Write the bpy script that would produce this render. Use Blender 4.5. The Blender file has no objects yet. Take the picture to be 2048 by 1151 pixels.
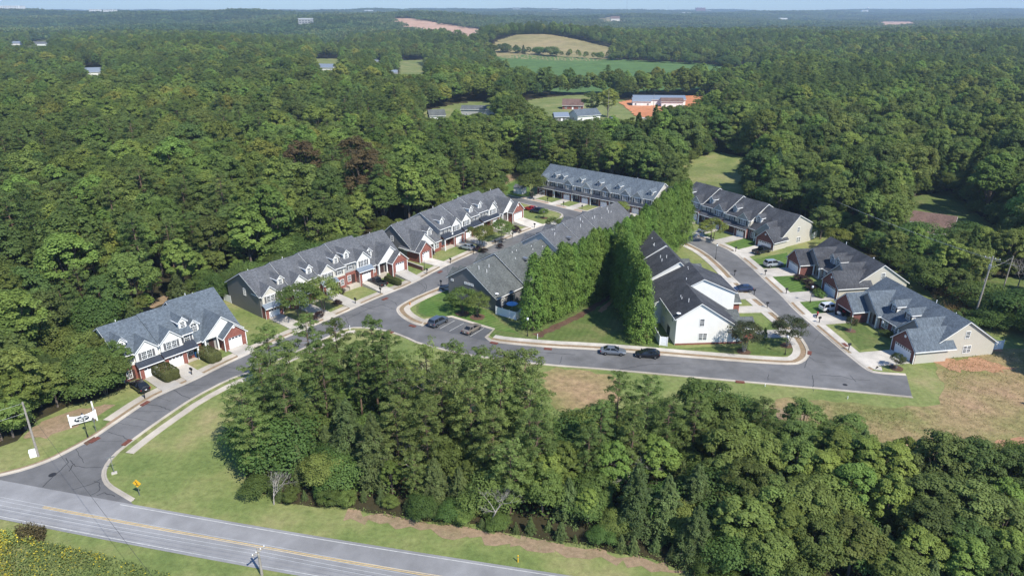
import bpy, bmesh, math, random
import numpy as np
from mathutils import Vector, Matrix
from mathutils.geometry import tessellate_polygon
R=math.radians
SC=bpy.context.scene
COL=SC.collection
rng=random.Random(7)
# ---------------------------------------------------------------- camera, sky, sun, exposure
cam=bpy.data.cameras.new('camera'); camo=bpy.data.objects.new('camera',cam); COL.objects.link(camo)
cam.sensor_width=36; cam.lens=36*1400/2048; cam.clip_start=.5; cam.clip_end=40000
camo.location=(0,0,60); camo.rotation_euler=(R(90-21.713),0,0); SC.camera=camo
SUN_AZ,SUN_EL=-51.,49.      # direction towards the sun, degrees from +X
W_=bpy.data.worlds.new('World'); SC.world=W_; W_.use_nodes=True
nt=W_.node_tree; nt.nodes.clear()
sky=nt.nodes.new('ShaderNodeTexSky'); sky.sky_type='NISHITA'; sky.sun_disc=False
sky.sun_elevation=R(SUN_EL); sky.sun_rotation=R(90-SUN_AZ); sky.altitude=300; sky.air_density=1.0; sky.dust_density=.3; sky.ozone_density=3.0
bg=nt.nodes.new('ShaderNodeBackground'); bg.inputs[1].default_value=.13
wo=nt.nodes.new('ShaderNodeOutputWorld'); hu=nt.nodes.new('ShaderNodeMix'); hu.data_type='RGBA'; hu.blend_type='MULTIPLY'; hu.inputs[0].default_value=1; hu.inputs[7].default_value=(.64,.84,1.06,1); nt.links.new(sky.outputs[0],hu.inputs[6]); nt.links.new(hu.outputs[2],bg.inputs[0]); nt.links.new(bg.outputs[0],wo.inputs[0])
sl=bpy.data.lights.new('sun','SUN'); so=bpy.data.objects.new('sun',sl); COL.objects.link(so)
sl.energy=4.6; sl.angle=R(.53); sl.color=(1,.95,.85)
sd=Vector((math.cos(R(SUN_EL))*math.cos(R(SUN_AZ)),math.cos(R(SUN_EL))*math.sin(R(SUN_AZ)),math.sin(R(SUN_EL))))
so.rotation_euler=sd.to_track_quat('Z','Y').to_euler()
vs=SC.view_settings; vs.view_transform='Standard'; vs.look='None'; vs.exposure=0.58; vs.gamma=1; vs.use_curve_mapping=False
SC.render.engine='CYCLES'; cy=SC.cycles
cy.max_bounces=6; cy.diffuse_bounces=3; cy.glossy_bounces=2; cy.transmission_bounces=4; cy.transparent_max_bounces=4; cy.volume_bounces=0
cy.use_denoising=True; cy.caustics_reflective=False; cy.caustics_refractive=False
# ---------------------------------------------------------------- materials
M={}
def newmat(name):
    m=bpy.data.materials.new(name); m.use_nodes=True; M[name]=m
    t=m.node_tree; return m,t,t.nodes['Principled BSDF']
def noise(t,scale,detail=4,rough=.6,coord='Object',sc=(1,1,1)):
    tc=t.nodes.new('ShaderNodeTexCoord'); mp=t.nodes.new('ShaderNodeMapping'); mp.inputs['Scale'].default_value=sc
    n=t.nodes.new('ShaderNodeTexNoise'); n.inputs['Scale'].default_value=scale; n.inputs['Detail'].default_value=detail; n.inputs['Roughness'].default_value=rough
    t.links.new(tc.outputs[coord],mp.inputs[0]); t.links.new(mp.outputs[0],n.inputs['Vector']); return n
def ramp(t,fac,stops):
    r=t.nodes.new('ShaderNodeValToRGB'); e=r.color_ramp.elements
    while len(e)<len(stops): e.new(.5)
    for k,(p,c) in zip(e,stops): k.position=p; k.color=(*c,1)
    t.links.new(fac,r.inputs[0]); return r.outputs[0]
def mix(t,a,b,f,mode='MIX'):
    n=t.nodes.new('ShaderNodeMix'); n.data_type='RGBA'; n.blend_type=mode
    for s,v in ((n.inputs[6],a),(n.inputs[7],b),(n.inputs[0],f)):
        if hasattr(v,'is_output'): t.links.new(v,s)
        elif isinstance(v,tuple): s.default_value=(*v,1)
        else: s.default_value=v
    return n.outputs[2]
def flat(name,c,rough=.6,var=.12,scale=3,spec=.3,metal=0,coord='Object'):
    m,t,b=newmat(name); n=noise(t,scale,coord=coord)
    lo=tuple(x*(1-var) for x in c); hi=tuple(min(1,x*(1+var)) for x in c)
    t.links.new(ramp(t,n.outputs[0],[(.3,lo),(.7,hi)]),b.inputs['Base Color'])
    b.inputs['Roughness'].default_value=rough; b.inputs['Specular IOR Level'].default_value=spec; b.inputs['Metallic'].default_value=metal
    return m
def bump(t,b,h,s=.3,d=.05):
    n=t.nodes.new('ShaderNodeBump'); n.inputs['Strength'].default_value=s; n.inputs['Distance'].default_value=d
    t.links.new(h,n.inputs['Height']); t.links.new(n.outputs[0],b.inputs['Normal'])
def siding(name,c):
    m,t,b=newmat(name)
    tc=t.nodes.new('ShaderNodeTexCoord'); w=t.nodes.new('ShaderNodeTexWave'); w.bands_direction='Z'; w.wave_profile='SAW'; w.inputs['Scale'].default_value=.32*5
    t.links.new(tc.outputs['Object'],w.inputs[0])
    n=noise(t,.8)
    c1=ramp(t,n.outputs[0],[(.3,tuple(x*.93 for x in c)),(.7,c)])
    t.links.new(mix(t,c1,tuple(x*.8 for x in c),ramp(t,w.outputs[0],[(.82,(0,0,0)),(.98,(1,1,1))])),b.inputs['Base Color'])
    bump(t,b,w.outputs[0],.4,.02); b.inputs['Roughness'].default_value=.55
siding('siding_white',(.78,.77,.73)); siding('siding_cream',(.62,.59,.52)); siding('siding_beige',(.52,.49,.42))
siding('siding_grey',(.17,.165,.165)); siding('siding_lightgrey',(.36,.36,.35)); siding('siding_taupe',(.27,.25,.235))
def brick(name,c1,c2,mo):
    m,t,b=newmat(name)
    tc=t.nodes.new('ShaderNodeTexCoord'); mp=t.nodes.new('ShaderNodeMapping'); mp.inputs['Rotation'].default_value=(R(90),0,0)
    k=t.nodes.new('ShaderNodeTexBrick'); k.inputs['Scale'].default_value=4; k.inputs['Color1'].default_value=(*c1,1); k.inputs['Color2'].default_value=(*c2,1); k.inputs['Mortar'].default_value=(*mo,1)
    k.inputs['Mortar Size'].default_value=.012; t.links.new(tc.outputs['Object'],mp.inputs[0]); t.links.new(mp.outputs[0],k.inputs[0])
    n=noise(t,1.3); t.links.new(mix(t,k.outputs[0],ramp(t,n.outputs[0],[(.3,(.55,.5,.5)),(.7,(1,1,1))]),.6,'MULTIPLY'),b.inputs['Base Color'])
    b.inputs['Roughness'].default_value=.85
brick('brick_red',(.30,.085,.055),(.21,.06,.045),(.36,.28,.24))
brick('brick_dark',(.21,.065,.05),(.14,.05,.042),(.26,.2,.18))
def shingle(name,c,streak=.5):
    m,t,b=newmat(name)
    tc=t.nodes.new('ShaderNodeTexCoord')
    k=t.nodes.new('ShaderNodeTexBrick'); k.inputs['Scale'].default_value=1.0; k.inputs['Brick Width'].default_value=.35; k.inputs['Row Height'].default_value=.2
    k.inputs['Mortar Size'].default_value=.012; k.offset=.37
    k.inputs['Color1'].default_value=(*[x*.78 for x in c],1); k.inputs['Color2'].default_value=(*[x*1.22 for x in c],1); k.inputs['Mortar'].default_value=(*[x*.5 for x in c],1)
    t.links.new(tc.outputs['Object'],k.inputs[0])
    n=noise(t,2.6,6,.75); n2=noise(t,.35,3,sc=(1,.35,1))
    a=mix(t,k.outputs[0],ramp(t,n.outputs[0],[(.25,(.55,.55,.57)),(.75,(1.3,1.3,1.3))]),.75,'MULTIPLY')
    t.links.new(mix(t,a,ramp(t,n2.outputs[0],[(.35,(.62,.62,.64)),(.65,(1.12,1.12,1.12))]),streak,'MULTIPLY'),b.inputs['Base Color'])
    bump(t,b,n.outputs[0],.3,.03); b.inputs['Roughness'].default_value=.9; b.inputs['Specular IOR Level'].default_value=.2
shingle('roof_blue',(.118,.142,.165),.35); shingle('roof_grey',(.122,.127,.135)); shingle('roof_dark',(.074,.077,.084),.9)
shingle('roof_green',(.12,.13,.125)); shingle('roof_brown',(.17,.11,.09)); shingle('roof_charcoal',(.075,.079,.088),.7)
flat('metal_blue',(.23,.27,.32),.4,.1,2,.5,.3); flat('metal_slate',(.05,.058,.075),.4,.12,2,.5,.3)
flat('trim_white',(.8,.8,.78),.45,.04); flat('door_white',(.8,.8,.8),.4,.05,.7); flat('shutter_dark',(.035,.038,.045),.5); flat('shutter_grey',(.13,.13,.135),.5)
flat('door_dark',(.06,.035,.03),.5); flat('metal_grey',(.35,.36,.37),.4,.1,3,.5,.7); flat('metal_black',(.02,.02,.022),.4)
flat('vinyl_white',(.82,.83,.84),.35,.03); flat('foundation',(.3,.17,.13),.9,.2)
m,t,b=newmat('glass'); b.inputs['Base Color'].default_value=(.03,.04,.05,1); b.inputs['Roughness'].default_value=.08; b.inputs['Specular IOR Level'].default_value=.7
m,t,b=newmat('car_glass'); b.inputs['Base Color'].default_value=(.012,.014,.017,1); b.inputs['Roughness'].default_value=.05; b.inputs['Specular IOR Level'].default_value=.7
def paint(name,c,metal=.3):
    m=flat(name,c,.28,.05,2,.5,metal); b=m.node_tree.nodes['Principled BSDF']; b.inputs['Coat Weight'].default_value=.6; b.inputs['Coat Roughness'].default_value=.08
for n_,c_ in dict(black=(.012,.013,.017),white=(.75,.76,.77),silver=(.33,.37,.40),slate=(.085,.105,.135),tan=(.23,.20,.165),grey=(.12,.13,.145),red=(.45,.015,.02),navy=(.02,.03,.07),steel=(.16,.18,.21)).items(): paint('paint_'+n_,c_)
flat('rubber',(.015,.015,.016),.85); flat('lamp_red',(.35,.01,.01),.3); flat('lamp_clear',(.6,.6,.6),.2); flat('rim_alloy',(.4,.41,.42),.35,.1,3,.5,.8)
flat('plastic_blue',(.02,.13,.34),.45); flat('sign_yellow',(.75,.42,.02),.5,.04); flat('sign_black',(.012,.012,.014),.5); flat('sign_navy',(.025,.03,.045),.5,.05)
flat('wood_pole',(.30,.27,.235),.9,.25,5); flat('wood_brown',(.10,.055,.035),.9,.25,5); flat('wire',(.6,.6,.6),.5); flat('wire_dark',(.05,.05,.05),.6)
flat('bark',(.13,.105,.085),.95,.35,4); flat('bark_pale',(.33,.30,.27),.95,.3,4); flat('bark_pine',(.16,.105,.075),.95,.35,4)
flat('red_drain',(.14,.05,.035),.9,.25,5); flat('hydrant_paint',(.5,.2,.05),.5); flat('yellow_plastic',(.7,.42,.03),.5); flat('tarp_blue',(.12,.32,.55),.6)
flat('terracotta',(.35,.12,.06),.8,.15,4)
m,t,b=newmat('lamp_globe'); b.inputs['Base Color'].default_value=(.7,.72,.75,1); b.inputs['Roughness'].default_value=.15
# ground-like materials in metres (objects stand unrotated at the origin)
def ground_mat(name,stops,s1=.06,s2=1.6,stripe=None,bs=.4,fine=(.7,1.25)):
    m,t,b=newmat(name)
    n1=noise(t,s1,6,.62); n2=noise(t,s2,5,.7); n3=noise(t,9,3,.7)
    c=ramp(t,n1.outputs[0],stops)
    c=mix(t,c,ramp(t,n2.outputs[0],[(.3,(fine[0],)*3),(.7,(fine[1],)*3)]),.85,'MULTIPLY')
    c=mix(t,c,ramp(t,n3.outputs[0],[(.3,(.75,)*3),(.7,(1.2,)*3)]),.7,'MULTIPLY')
    if stripe:
        tc=t.nodes.new('ShaderNodeTexCoord'); mp=t.nodes.new('ShaderNodeMapping'); mp.inputs['Rotation'].default_value=(0,0,R(stripe[0]))
        w=t.nodes.new('ShaderNodeTexWave'); w.inputs['Scale'].default_value=stripe[1]; w.inputs['Distortion'].default_value=.6; w.inputs['Detail'].default_value=1
        t.links.new(tc.outputs['Object'],mp.inputs[0]); t.links.new(mp.outputs[0],w.inputs[0])
        c=mix(t,c,ramp(t,w.outputs[0],[(.35,(.86,)*3),(.65,(1.12,)*3)]),stripe[2],'MULTIPLY')
    t.links.new(c,b.inputs['Base Color']); b.inputs['Roughness'].default_value=.95; b.inputs['Specular IOR Level'].default_value=.1
    bump(t,b,n2.outputs[0],bs,.25); return m
ground_mat('grass_rough',[(.30,(.105,.148,.045)),(.46,(.155,.192,.062)),(.58,(.21,.222,.085)),(.75,(.29,.245,.125))],.09,1.2)
ground_mat('grass_field',[(.3,(.12,.155,.05)),(.5,(.165,.19,.068)),(.62,(.215,.215,.09)),(.8,(.27,.23,.12))],.07,.9,(-45,.18,.7))
ground_mat('grass_lawn',[(.3,(.065,.125,.028)),(.55,(.09,.15,.036)),(.75,(.14,.17,.055))],.12,.9,(55,.30,.8))
ground_mat('grass_yard',[(.3,(.075,.115,.032)),(.5,(.105,.14,.043)),(.66,(.15,.155,.062)),(.85,(.22,.18,.09))],.16,1.1,(20,.28,.35))
ground_mat('grass_meadow',[(.28,(.12,.15,.046)),(.42,(.19,.185,.07)),(.52,(.26,.205,.10)),(.68,(.32,.215,.13))],.055,.8,bs=.8,fine=(.55,1.35))
ground_mat('dirt_red',[(.3,(.31,.16,.09)),(.55,(.37,.21,.125)),(.8,(.26,.20,.10))],.18,1.2)
ground_mat('dirt_tan',[(.3,(.30,.21,.14)),(.55,(.25,.185,.115)),(.8,(.16,.15,.07))],.25,1.4)
ground_mat('mulch',[(.3,(.085,.05,.035)),(.6,(.13,.08,.055)),(.8,(.17,.11,.08))],.3,2)
ground_mat('forest_floor',[(.3,(.03,.03,.016)),(.6,(.05,.042,.022)),(.8,(.045,.055,.02))],.05,.5)
ground_mat('field_green',[(.3,(.075,.135,.04)),(.6,(.09,.15,.045)),(.8,(.115,.16,.055))],.012,.08)
ground_mat('field_tan',[(.3,(.19,.17,.075)),(.5,(.25,.21,.10)),(.75,(.30,.225,.125))],.012,.06)
ground_mat('clay_pale',[(.3,(.40,.24,.16)),(.6,(.46,.30,.21)),(.8,(.40,.30,.19))],.02,.1)
ground_mat('clay',[(.3,(.42,.16,.075)),(.6,(.5,.22,.11)),(.8,(.40,.22,.13))],.03,.2)
def paving(name,c,s=.35,dark=.75):
    m,t,b=newmat(name); n1=noise(t,s,6,.65); n2=noise(t,18,4,.8); n3=noise(t,.07,3)
    k=ramp(t,n1.outputs[0],[(.3,tuple(x*dark for x in c)),(.7,tuple(x*1.1 for x in c))])
    k=mix(t,k,ramp(t,n2.outputs[0],[(.3,(.8,)*3),(.7,(1.15,)*3)]),.8,'MULTIPLY')
    k=mix(t,k,ramp(t,n3.outputs[0],[(.38,(.80,)*3),(.62,(1.14,)*3)]),.9,'MULTIPLY')
    t.links.new(k,b.inputs['Base Color']); b.inputs['Roughness'].default_value=.9; b.inputs['Specular IOR Level'].default_value=.25; bump(t,b,n2.outputs[0],.2,.02)
paving('asphalt',(.15,.148,.148)); paving('asphalt_new',(.118,.12,.126)); paving('asphalt_main',(.25,.248,.25),.5,.88); paving('concrete',(.46,.41,.34)); paving('concrete_pale',(.52,.48,.42)); paving('concrete_drive',(.43,.40,.355),.3,.8)
flat('paint_white_line',(.44,.44,.42),.8,.2,2,coord='Object'); flat('paint_yellow_line',(.52,.37,.15),.8,.2,2); flat('tar',(.022,.023,.027),.8)
def leafmat(name,c,hv=.022,vv=.35,tr=.36,c2=None,p2=.75):
    m,t,b=newmat(name)
    oi=t.nodes.new('ShaderNodeObjectInfo'); at=t.nodes.new('ShaderNodeAttribute'); at.attribute_name='tint'
    mr=t.nodes.new('ShaderNodeMapRange'); mr.inputs['To Min'].default_value=.5-hv; mr.inputs['To Max'].default_value=.5+hv; t.links.new(oi.outputs['Random'],mr.inputs[0])
    m2=t.nodes.new('ShaderNodeMath'); m2.operation='MULTIPLY_ADD'; t.links.new(oi.outputs['Random'],m2.inputs[0]); m2.inputs[1].default_value=7.31; m2.inputs[2].default_value=.17
    fr=t.nodes.new('ShaderNodeMath'); fr.operation='FRACT'; t.links.new(m2.outputs[0],fr.inputs[0])
    v1=t.nodes.new('ShaderNodeMapRange'); v1.inputs['To Min'].default_value=1-vv; v1.inputs['To Max'].default_value=1+vv; t.links.new(fr.outputs[0],v1.inputs[0])
    v2=t.nodes.new('ShaderNodeMapRange'); v2.inputs['To Min'].default_value=.62; v2.inputs['To Max'].default_value=1.4; t.links.new(at.outputs['Fac'],v2.inputs[0])
    vm=t.nodes.new('ShaderNodeMath'); vm.operation='MULTIPLY'; t.links.new(v1.outputs[0],vm.inputs[0]); t.links.new(v2.outputs[0],vm.inputs[1])
    h=t.nodes.new('ShaderNodeHueSaturation')
    if c2:
        t.links.new(ramp(t,at.outputs['Fac'],[(p2-.06,c),(p2+.06,c2)]),h.inputs['Color'])
    else: h.inputs['Color'].default_value=(*c,1)
    t.links.new(mr.outputs[0],h.inputs['Hue']); t.links.new(vm.outputs[0],h.inputs['Value'])
    b.inputs['Roughness'].default_value=.6; b.inputs['Specular IOR Level'].default_value=.14
    t.links.new(h.outputs[0],b.inputs['Base Color'])
    tl=t.nodes.new('ShaderNodeBsdfTranslucent'); hs=mix(t,h.outputs[0],(1.25,1.3,.6),1.0,'MULTIPLY'); t.links.new(hs,tl.inputs[0])
    ms=t.nodes.new('ShaderNodeMixShader'); ms.inputs[0].default_value=tr; out=t.nodes['Material Output']
    t.links.new(b.outputs[0],ms.inputs[1]); t.links.new(tl.outputs[0],ms.inputs[2]); t.links.new(ms.outputs[0],out.inputs[0])
leafmat('leaf_oak',(0.138,0.180,0.047)); leafmat('leaf_maple',(0.156,0.212,0.049)); leafmat('leaf_dark',(0.112,0.158,0.046)); leafmat('leaf_yellow',(0.195,0.220,0.050),.03)
leafmat('leaf_rust',(0.130,0.095,0.045),.03); leafmat('leaf_pine',(0.125,0.172,0.050),.012,.2); leafmat('leaf_pine_olive',(0.158,0.208,0.062),.012,.2); leafmat('leaf_cedar',(0.120,0.160,0.058),.015,.2)
leafmat('leaf_cypress',(0.122,0.196,0.040),.01,.15,.2); leafmat('leaf_shrub',(0.098,0.150,0.040),.02,.25); leafmat('leaf_hedge',(0.100,0.110,0.038),.012,.15)
leafmat('leaf_purple',(0.050,0.030,0.028),.015,.2); leafmat('leaf_myrtle',(0.050,0.065,0.026),.015,.2,.2,(.11,.05,.03),.8); leafmat('leaf_bluegreen',(0.055,0.100,0.060),.01,.15)
leafmat('leaf_goldenrod',(0.160,0.195,0.060),.01,.25,.2,(.38,.30,.03),.9); leafmat('leaf_drygrass',(0.220,0.165,0.075),.02,.3); leafmat('leaf_greengrass',(0.130,0.155,0.045),.02,.3); leafmat('leaf_weed',(0.090,0.075,0.035),.02,.3)
# ---------------------------------------------------------------- helpers
def link(o,parent=None):
    COL.objects.link(o)
    if parent is not None: o.parent=parent
    return o
def tag(o,label=None,cat=None,group=None,kind=None):
    if label: o['label']=label
    if cat: o['category']=cat
    if group: o['group']=group
    if kind: o['kind']=kind
    return o
def thing(name,label,cat,loc=(0,0,0),rz=0,group=None):
    o=bpy.data.objects.new(name,None); o.empty_display_size=.3; link(o); o.location=loc; o.rotation_euler=(0,0,rz); return tag(o,label,cat,group)
class MB:
    mx=None
    def __init__(s): s.v=[];s.f=[];s.m=[]
    def add(s,pts,faces,mi=0):
        n=len(s.v)
        for p in pts: s.v.append((MB.mx-p[0],p[1],p[2]) if MB.mx is not None else tuple(p))
        for f in faces: s.f.append([n+i for i in f]); s.m.append(mi)
    def box(s,x0,y0,z0,x1,y1,z1,mi=0):
        s.add([(x0,y0,z0),(x1,y0,z0),(x1,y1,z0),(x0,y1,z0),(x0,y0,z1),(x1,y0,z1),(x1,y1,z1),(x0,y1,z1)],[(0,3,2,1),(4,5,6,7),(0,1,5,4),(1,2,6,5),(2,3,7,6),(3,0,4,7)],mi)
    def prism(s,pts,vec,mi=0):
        n=len(pts); q=[tuple(a+b for a,b in zip(p,vec)) for p in pts]
        s.add(list(pts)+q,[list(range(n))[::-1],list(range(n,2*n))]+[(i,(i+1)%n,n+(i+1)%n,n+i) for i in range(n)],mi)
    def tube(s,p0,p1,r0,r1=None,n=8,mi=0,caps=True):
        r1=r0 if r1 is None else r1; a=Vector(p0); b=Vector(p1); d=(b-a).normalized(); u=d.orthogonal().normalized(); w=d.cross(u)
        pts=[]
        for c,r in ((a,r0),(b,r1)):
            for i in range(n):
                t=2*math.pi*i/n; pts.append(tuple(c+(u*math.cos(t)+w*math.sin(t))*r))
        fs=[(i,(i+1)%n,n+(i+1)%n,n+i) for i in range(n)]
        if caps: fs+=[list(range(n))[::-1],list(range(n,2*n))]
        s.add(pts,fs,mi)
    def lathe(s,prof,c=(0,0,0),n=12,mi=0):
        pts=[];fs=[]
        for r,z in prof:
            for i in range(n):
                t=2*math.pi*i/n; pts.append((c[0]+r*math.cos(t),c[1]+r*math.sin(t),c[2]+z))
        for k in range(len(prof)-1):
            for i in range(n): fs.append((k*n+i,k*n+(i+1)%n,(k+1)*n+(i+1)%n,(k+1)*n+i))
        fs+=[list(range(n))[::-1],[(len(prof)-1)*n+i for i in range(n)]]
        s.add(pts,fs,mi)
    def loft(s,secs,mi=0,caps=True):
        n=len(secs[0]); pts=[p for q in secs for p in q]; fs=[]
        for k in range(len(secs)-1):
            for i in range(n): fs.append((k*n+i,k*n+(i+1)%n,(k+1)*n+(i+1)%n,(k+1)*n+i))
        if caps: fs+=[list(range(n))[::-1],[(len(secs)-1)*n+i for i in range(n)]]
        s.add(pts,fs,mi)
    def mesh(s,name,mats,smooth=False,recalc=True):
        me=bpy.data.meshes.new(name); me.from_pydata(s.v,[],s.f); me.polygons.foreach_set('material_index',s.m)
        for m in mats: me.materials.append(M[m] if isinstance(m,str) else m)
        if recalc:
            bm=bmesh.new(); bm.from_mesh(me); bmesh.ops.recalc_face_normals(bm,faces=bm.faces); bm.to_mesh(me); bm.free()
        if smooth: me.polygons.foreach_set('use_smooth',[True]*len(me.polygons))
        me.update(); return me
    def build(s,name,mats,parent=None,smooth=False,recalc=True,**kw):
        o=bpy.data.objects.new(name,s.mesh(name,[mats] if isinstance(mats,str) else mats,smooth,recalc)); link(o,parent); return tag(o,**kw) if kw else o
def inst(name,me,parent=None,loc=(0,0,0),rz=0,sc=None):
    o=bpy.data.objects.new(name,me); link(o,parent); o.location=loc; o.rotation_euler=(0,0,rz)
    if sc is not None: o.scale=sc if isinstance(sc,tuple) else (sc,)*3
    return o
def sheet(name,outer,z,mat,holes=(),label=None,kind='structure',jit=0,step=2.0):
    def dens(p):
        q=[]
        for i in range(len(p)):
            a,b=p[i],p[(i+1)%len(p)]; n=max(1,int(math.dist(a,b)/step)) if jit else 1
            for k in range(n):
                t=k/n; q.append((a[0]+(b[0]-a[0])*t+rng.uniform(-jit,jit),a[1]+(b[1]-a[1])*t+rng.uniform(-jit,jit)))
        return q
    loops=[dens(outer)]+[list(h) for h in holes]
    vs_=[(x,y,z+terrain(x,y)) for l in loops for x,y in l]
    tri=tessellate_polygon([[Vector((x,y,0)) for x,y in l] for l in loops])
    me=bpy.data.meshes.new(name); 
    fs=[]
    for a,b,c in tri:
        A,B,C_=vs_[a],vs_[b],vs_[c]
        cr=(B[0]-A[0])*(C_[1]-A[1])-(B[1]-A[1])*(C_[0]-A[0])
        fs.append((a,b,c) if cr>0 else (a,c,b))
    me.from_pydata(vs_,[],fs); me.materials.append(M[mat]); o=link(bpy.data.objects.new(name,me)); o['kind']=kind
    if label: o['label']=label
    return o
def offset(pts,d):
    out=[]
    for i,p in enumerate(pts):
        a=Vector(pts[max(0,i-1)]); b=Vector(pts[min(len(pts)-1,i+1)]); t=(b-a)
        if t.length<1e-6: t=Vector((1,0))
        t.normalize(); out.append((p[0]-t.y*d,p[1]+t.x*d))
    return out
def smooth(pts,it=2):
    for _ in range(it):
        q=[pts[0]]
        for a,b in zip(pts,pts[1:]): q+=[(a[0]*.75+b[0]*.25,a[1]*.75+b[1]*.25),(a[0]*.25+b[0]*.75,a[1]*.25+b[1]*.75)]
        pts=q+[pts[-1]]
    return pts
def ribbon(mb,pts,offs,mi=0):
    """offs: list of (distance to the left, z): a swept cross-section"""
    ls=[offset(pts,d) for d,_ in offs]; n=len(pts); P_=[]
    for l,(d,z) in zip(ls,offs): P_+=[(x,y,z) for x,y in l]
    fs=[(k*n+i,k*n+i+1,(k+1)*n+i+1,(k+1)*n+i) for k in range(len(offs)-1) for i in range(n-1)]
    mb.add(P_,fs,mi)
def arc_cut(pts,a,b):
    """piece of a polyline between the points nearest to a and b"""
    q=[]
    for p,r in zip(pts,pts[1:]):
        n=max(1,int(math.dist(p,r)/.8))
        q+=[(p[0]+(r[0]-p[0])*k/n,p[1]+(r[1]-p[1])*k/n) for k in range(n)]
    q.append(pts[-1]); i=min(range(len(q)),key=lambda k:math.dist(q[k],a)); j=min(range(len(q)),key=lambda k:math.dist(q[k],b))
    return q[min(i,j):max(i,j)+1]
#T0
def sst(a,b,x):
    t=min(1,max(0,(x-a)/(b-a))); return t*t*(3-2*t)
def terrain(x,y):
    s=sst(300,900,y)
    if s<=0: return 0.0
    z=s*(5*math.sin(x/190+1.3)*math.sin(y/230+.6)+3.5*math.sin(x/83+y/150))
    s2=sst(1000,2600,y)
    z+=s2*(9*math.sin(x/510+.4)*math.sin(y/560+1.1)+6*math.sin(x/260-y/390+2))
    z+=20*math.exp(-((x-75)/170)**2-((y-1290)/150)**2)-5*math.exp(-((x-150)/260)**2-((y-840)/140)**2)
    z+=34*math.exp(-((x+950)/900)**2-((y-3300)/700)**2)+38*math.exp(-((x+2300)/900)**2-((y-3400)/700)**2)+26*math.exp(-((x+350)/420)**2-((y-2600)/420)**2)
    z+=14*math.exp(-((x-620)/380)**2-((y-1700)/350)**2)
    z+=30*sst(3000,7000,y)+8*sst(3000,5000,y)*math.sin(x/900+2.0)
    return z
#T1
# ---------------------------------------------------------------- ground and hills
ys=[-160,-100,-60,-20,0]+[20*i for i in range(1,16)]
y=300
while y<9500: y*=1.035; ys.append(y)
NX=170; gv=[]
for yy in ys:
    wd=(max(yy,0)+130)*1.5
    for i in range(NX+1):
        xx=(i/NX*2-1)*wd; gv.append((xx,yy,terrain(xx,yy)))
gf=[(r*(NX+1)+i,r*(NX+1)+i+1,(r+1)*(NX+1)+i+1,(r+1)*(NX+1)+i) for r in range(len(ys)-1) for i in range(NX)]
me=bpy.data.meshes.new('ground'); me.from_pydata(gv,[],gf); me.materials.append(M['forest_floor']); me.polygons.foreach_set('use_smooth',[True]*len(gf))
tag(link(bpy.data.objects.new('ground',me)),'woodland ground running out to the horizon',kind='structure')
def inside(p,poly):
    x,y=p; c=False; n=len(poly); j=n-1
    for i in range(n):
        xi,yi=poly[i]; xj,yj=poly[j]
        if (yi>y)!=(yj>y) and x<(xj-xi)*(y-yi)/(yj-yi)+xi: c=not c
        j=i
    return c
def far_patch(name,poly,mat,cell,lift=.35,label=None):
    x0=min(p[0] for p in poly);x1=max(p[0] for p in poly);y0=min(p[1] for p in poly);y1=max(p[1] for p in poly)
    idx={};v=[];f=[]
    def vi(i,j):
        if (i,j) not in idx:
            x=x0+i*cell+rng.uniform(-.3,.3)*cell; yv=y0+j*cell+rng.uniform(-.3,.3)*cell; idx[(i,j)]=len(v); v.append((x,yv,terrain(x,yv)+lift))
        return idx[(i,j)]
    for i in range(int((x1-x0)/cell)+1):
        for j in range(int((y1-y0)/cell)+1):
            if inside((x0+(i+.5)*cell,y0+(j+.5)*cell),poly): f.append((vi(i,j),vi(i+1,j),vi(i+1,j+1),vi(i,j+1)))
    me=bpy.data.meshes.new(name); me.from_pydata(v,[],f); me.materials.append(M[mat]); me.polygons.foreach_set('use_smooth',[True]*len(f))
    o=link(bpy.data.objects.new(name,me)); o['kind']='structure'
    if label: o['label']=label
    return o
# polygons where no forest grows (metres)
DEV=[(-77.73,86.20),(-74.10,89.01),(-74.03,94.79),(-71.98,98.68),(-68.64,100.88),(-65.95,104.50),(-68.29,109.06),(-74.74,112.79)]+[(-74,101),(-85,112),(-87,122),(-77,135),(-69,145.5),(-44.5,175),(-40,182),(-13,220),(-6,231)]+[(-4.73,272.82),(5.18,276.48)]+[(11,256),(19,257.5),(45,236),(56,228)]+[(64.78,280.23),(72.79,293.11),(92.33,318.78),(107.50,296.24),(91.38,256.57),(80.47,236.32),(83.70,218.20),(91.21,206.72),(93.25,198.81),(92.70,189.06),(93.61,173.11),(94.56,159.73),(95.73,148.66),(100.75,138.31),(103.01,127.70),(109.17,120.93),(82.71,85.83),(73.48,84.24),(62.14,84.24),(57.96,85.83),(47.90,91.42),(41.33,94.50),(34.24,98.68),(23.75,93.08),(15.76,91.42),(5.05,91.42),(-1.89,94.50),(-13.29,98.22),(-22.09,102.17),(-32.12,102.17),(-36.61,98.99),(-39.60,94.50),(-39.39,85.21),(-35.85,77.27),(-30.39,74.81),(-20.92,73.43),(-11.02,71.52),(-2.73,69.68),(4.62,67.75),(16.26,64.90),(26.23,59.14),(23.98,52.02)]+[(40,30),(-150,30),(-160,110),(-95,100)]
sheet('lawn',DEV,.01,'grass_rough',jit=.5,label='rough mown grass around the townhouses')
GREEN_FIELD=[(-27.6,1042.2),(25.6,1045.8),(118.2,987.6),(239.2,933.1),(287.9,849.2),(221.4,635.5),(152.5,586.9),(88.9,568.6),(37.7,566.7),(6.8,613.8),(-13.7,832.2)]
TAN_HILL=[(-47.7,1099.5),(-19.6,1214.3),(9.4,1274.0),(56.4,1271.8),(103.1,1214.6),(149.4,1157.1),(177.4,1108.7),(115.3,962.3),(50.3,972.3),(-16.7,1022.0)]
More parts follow.
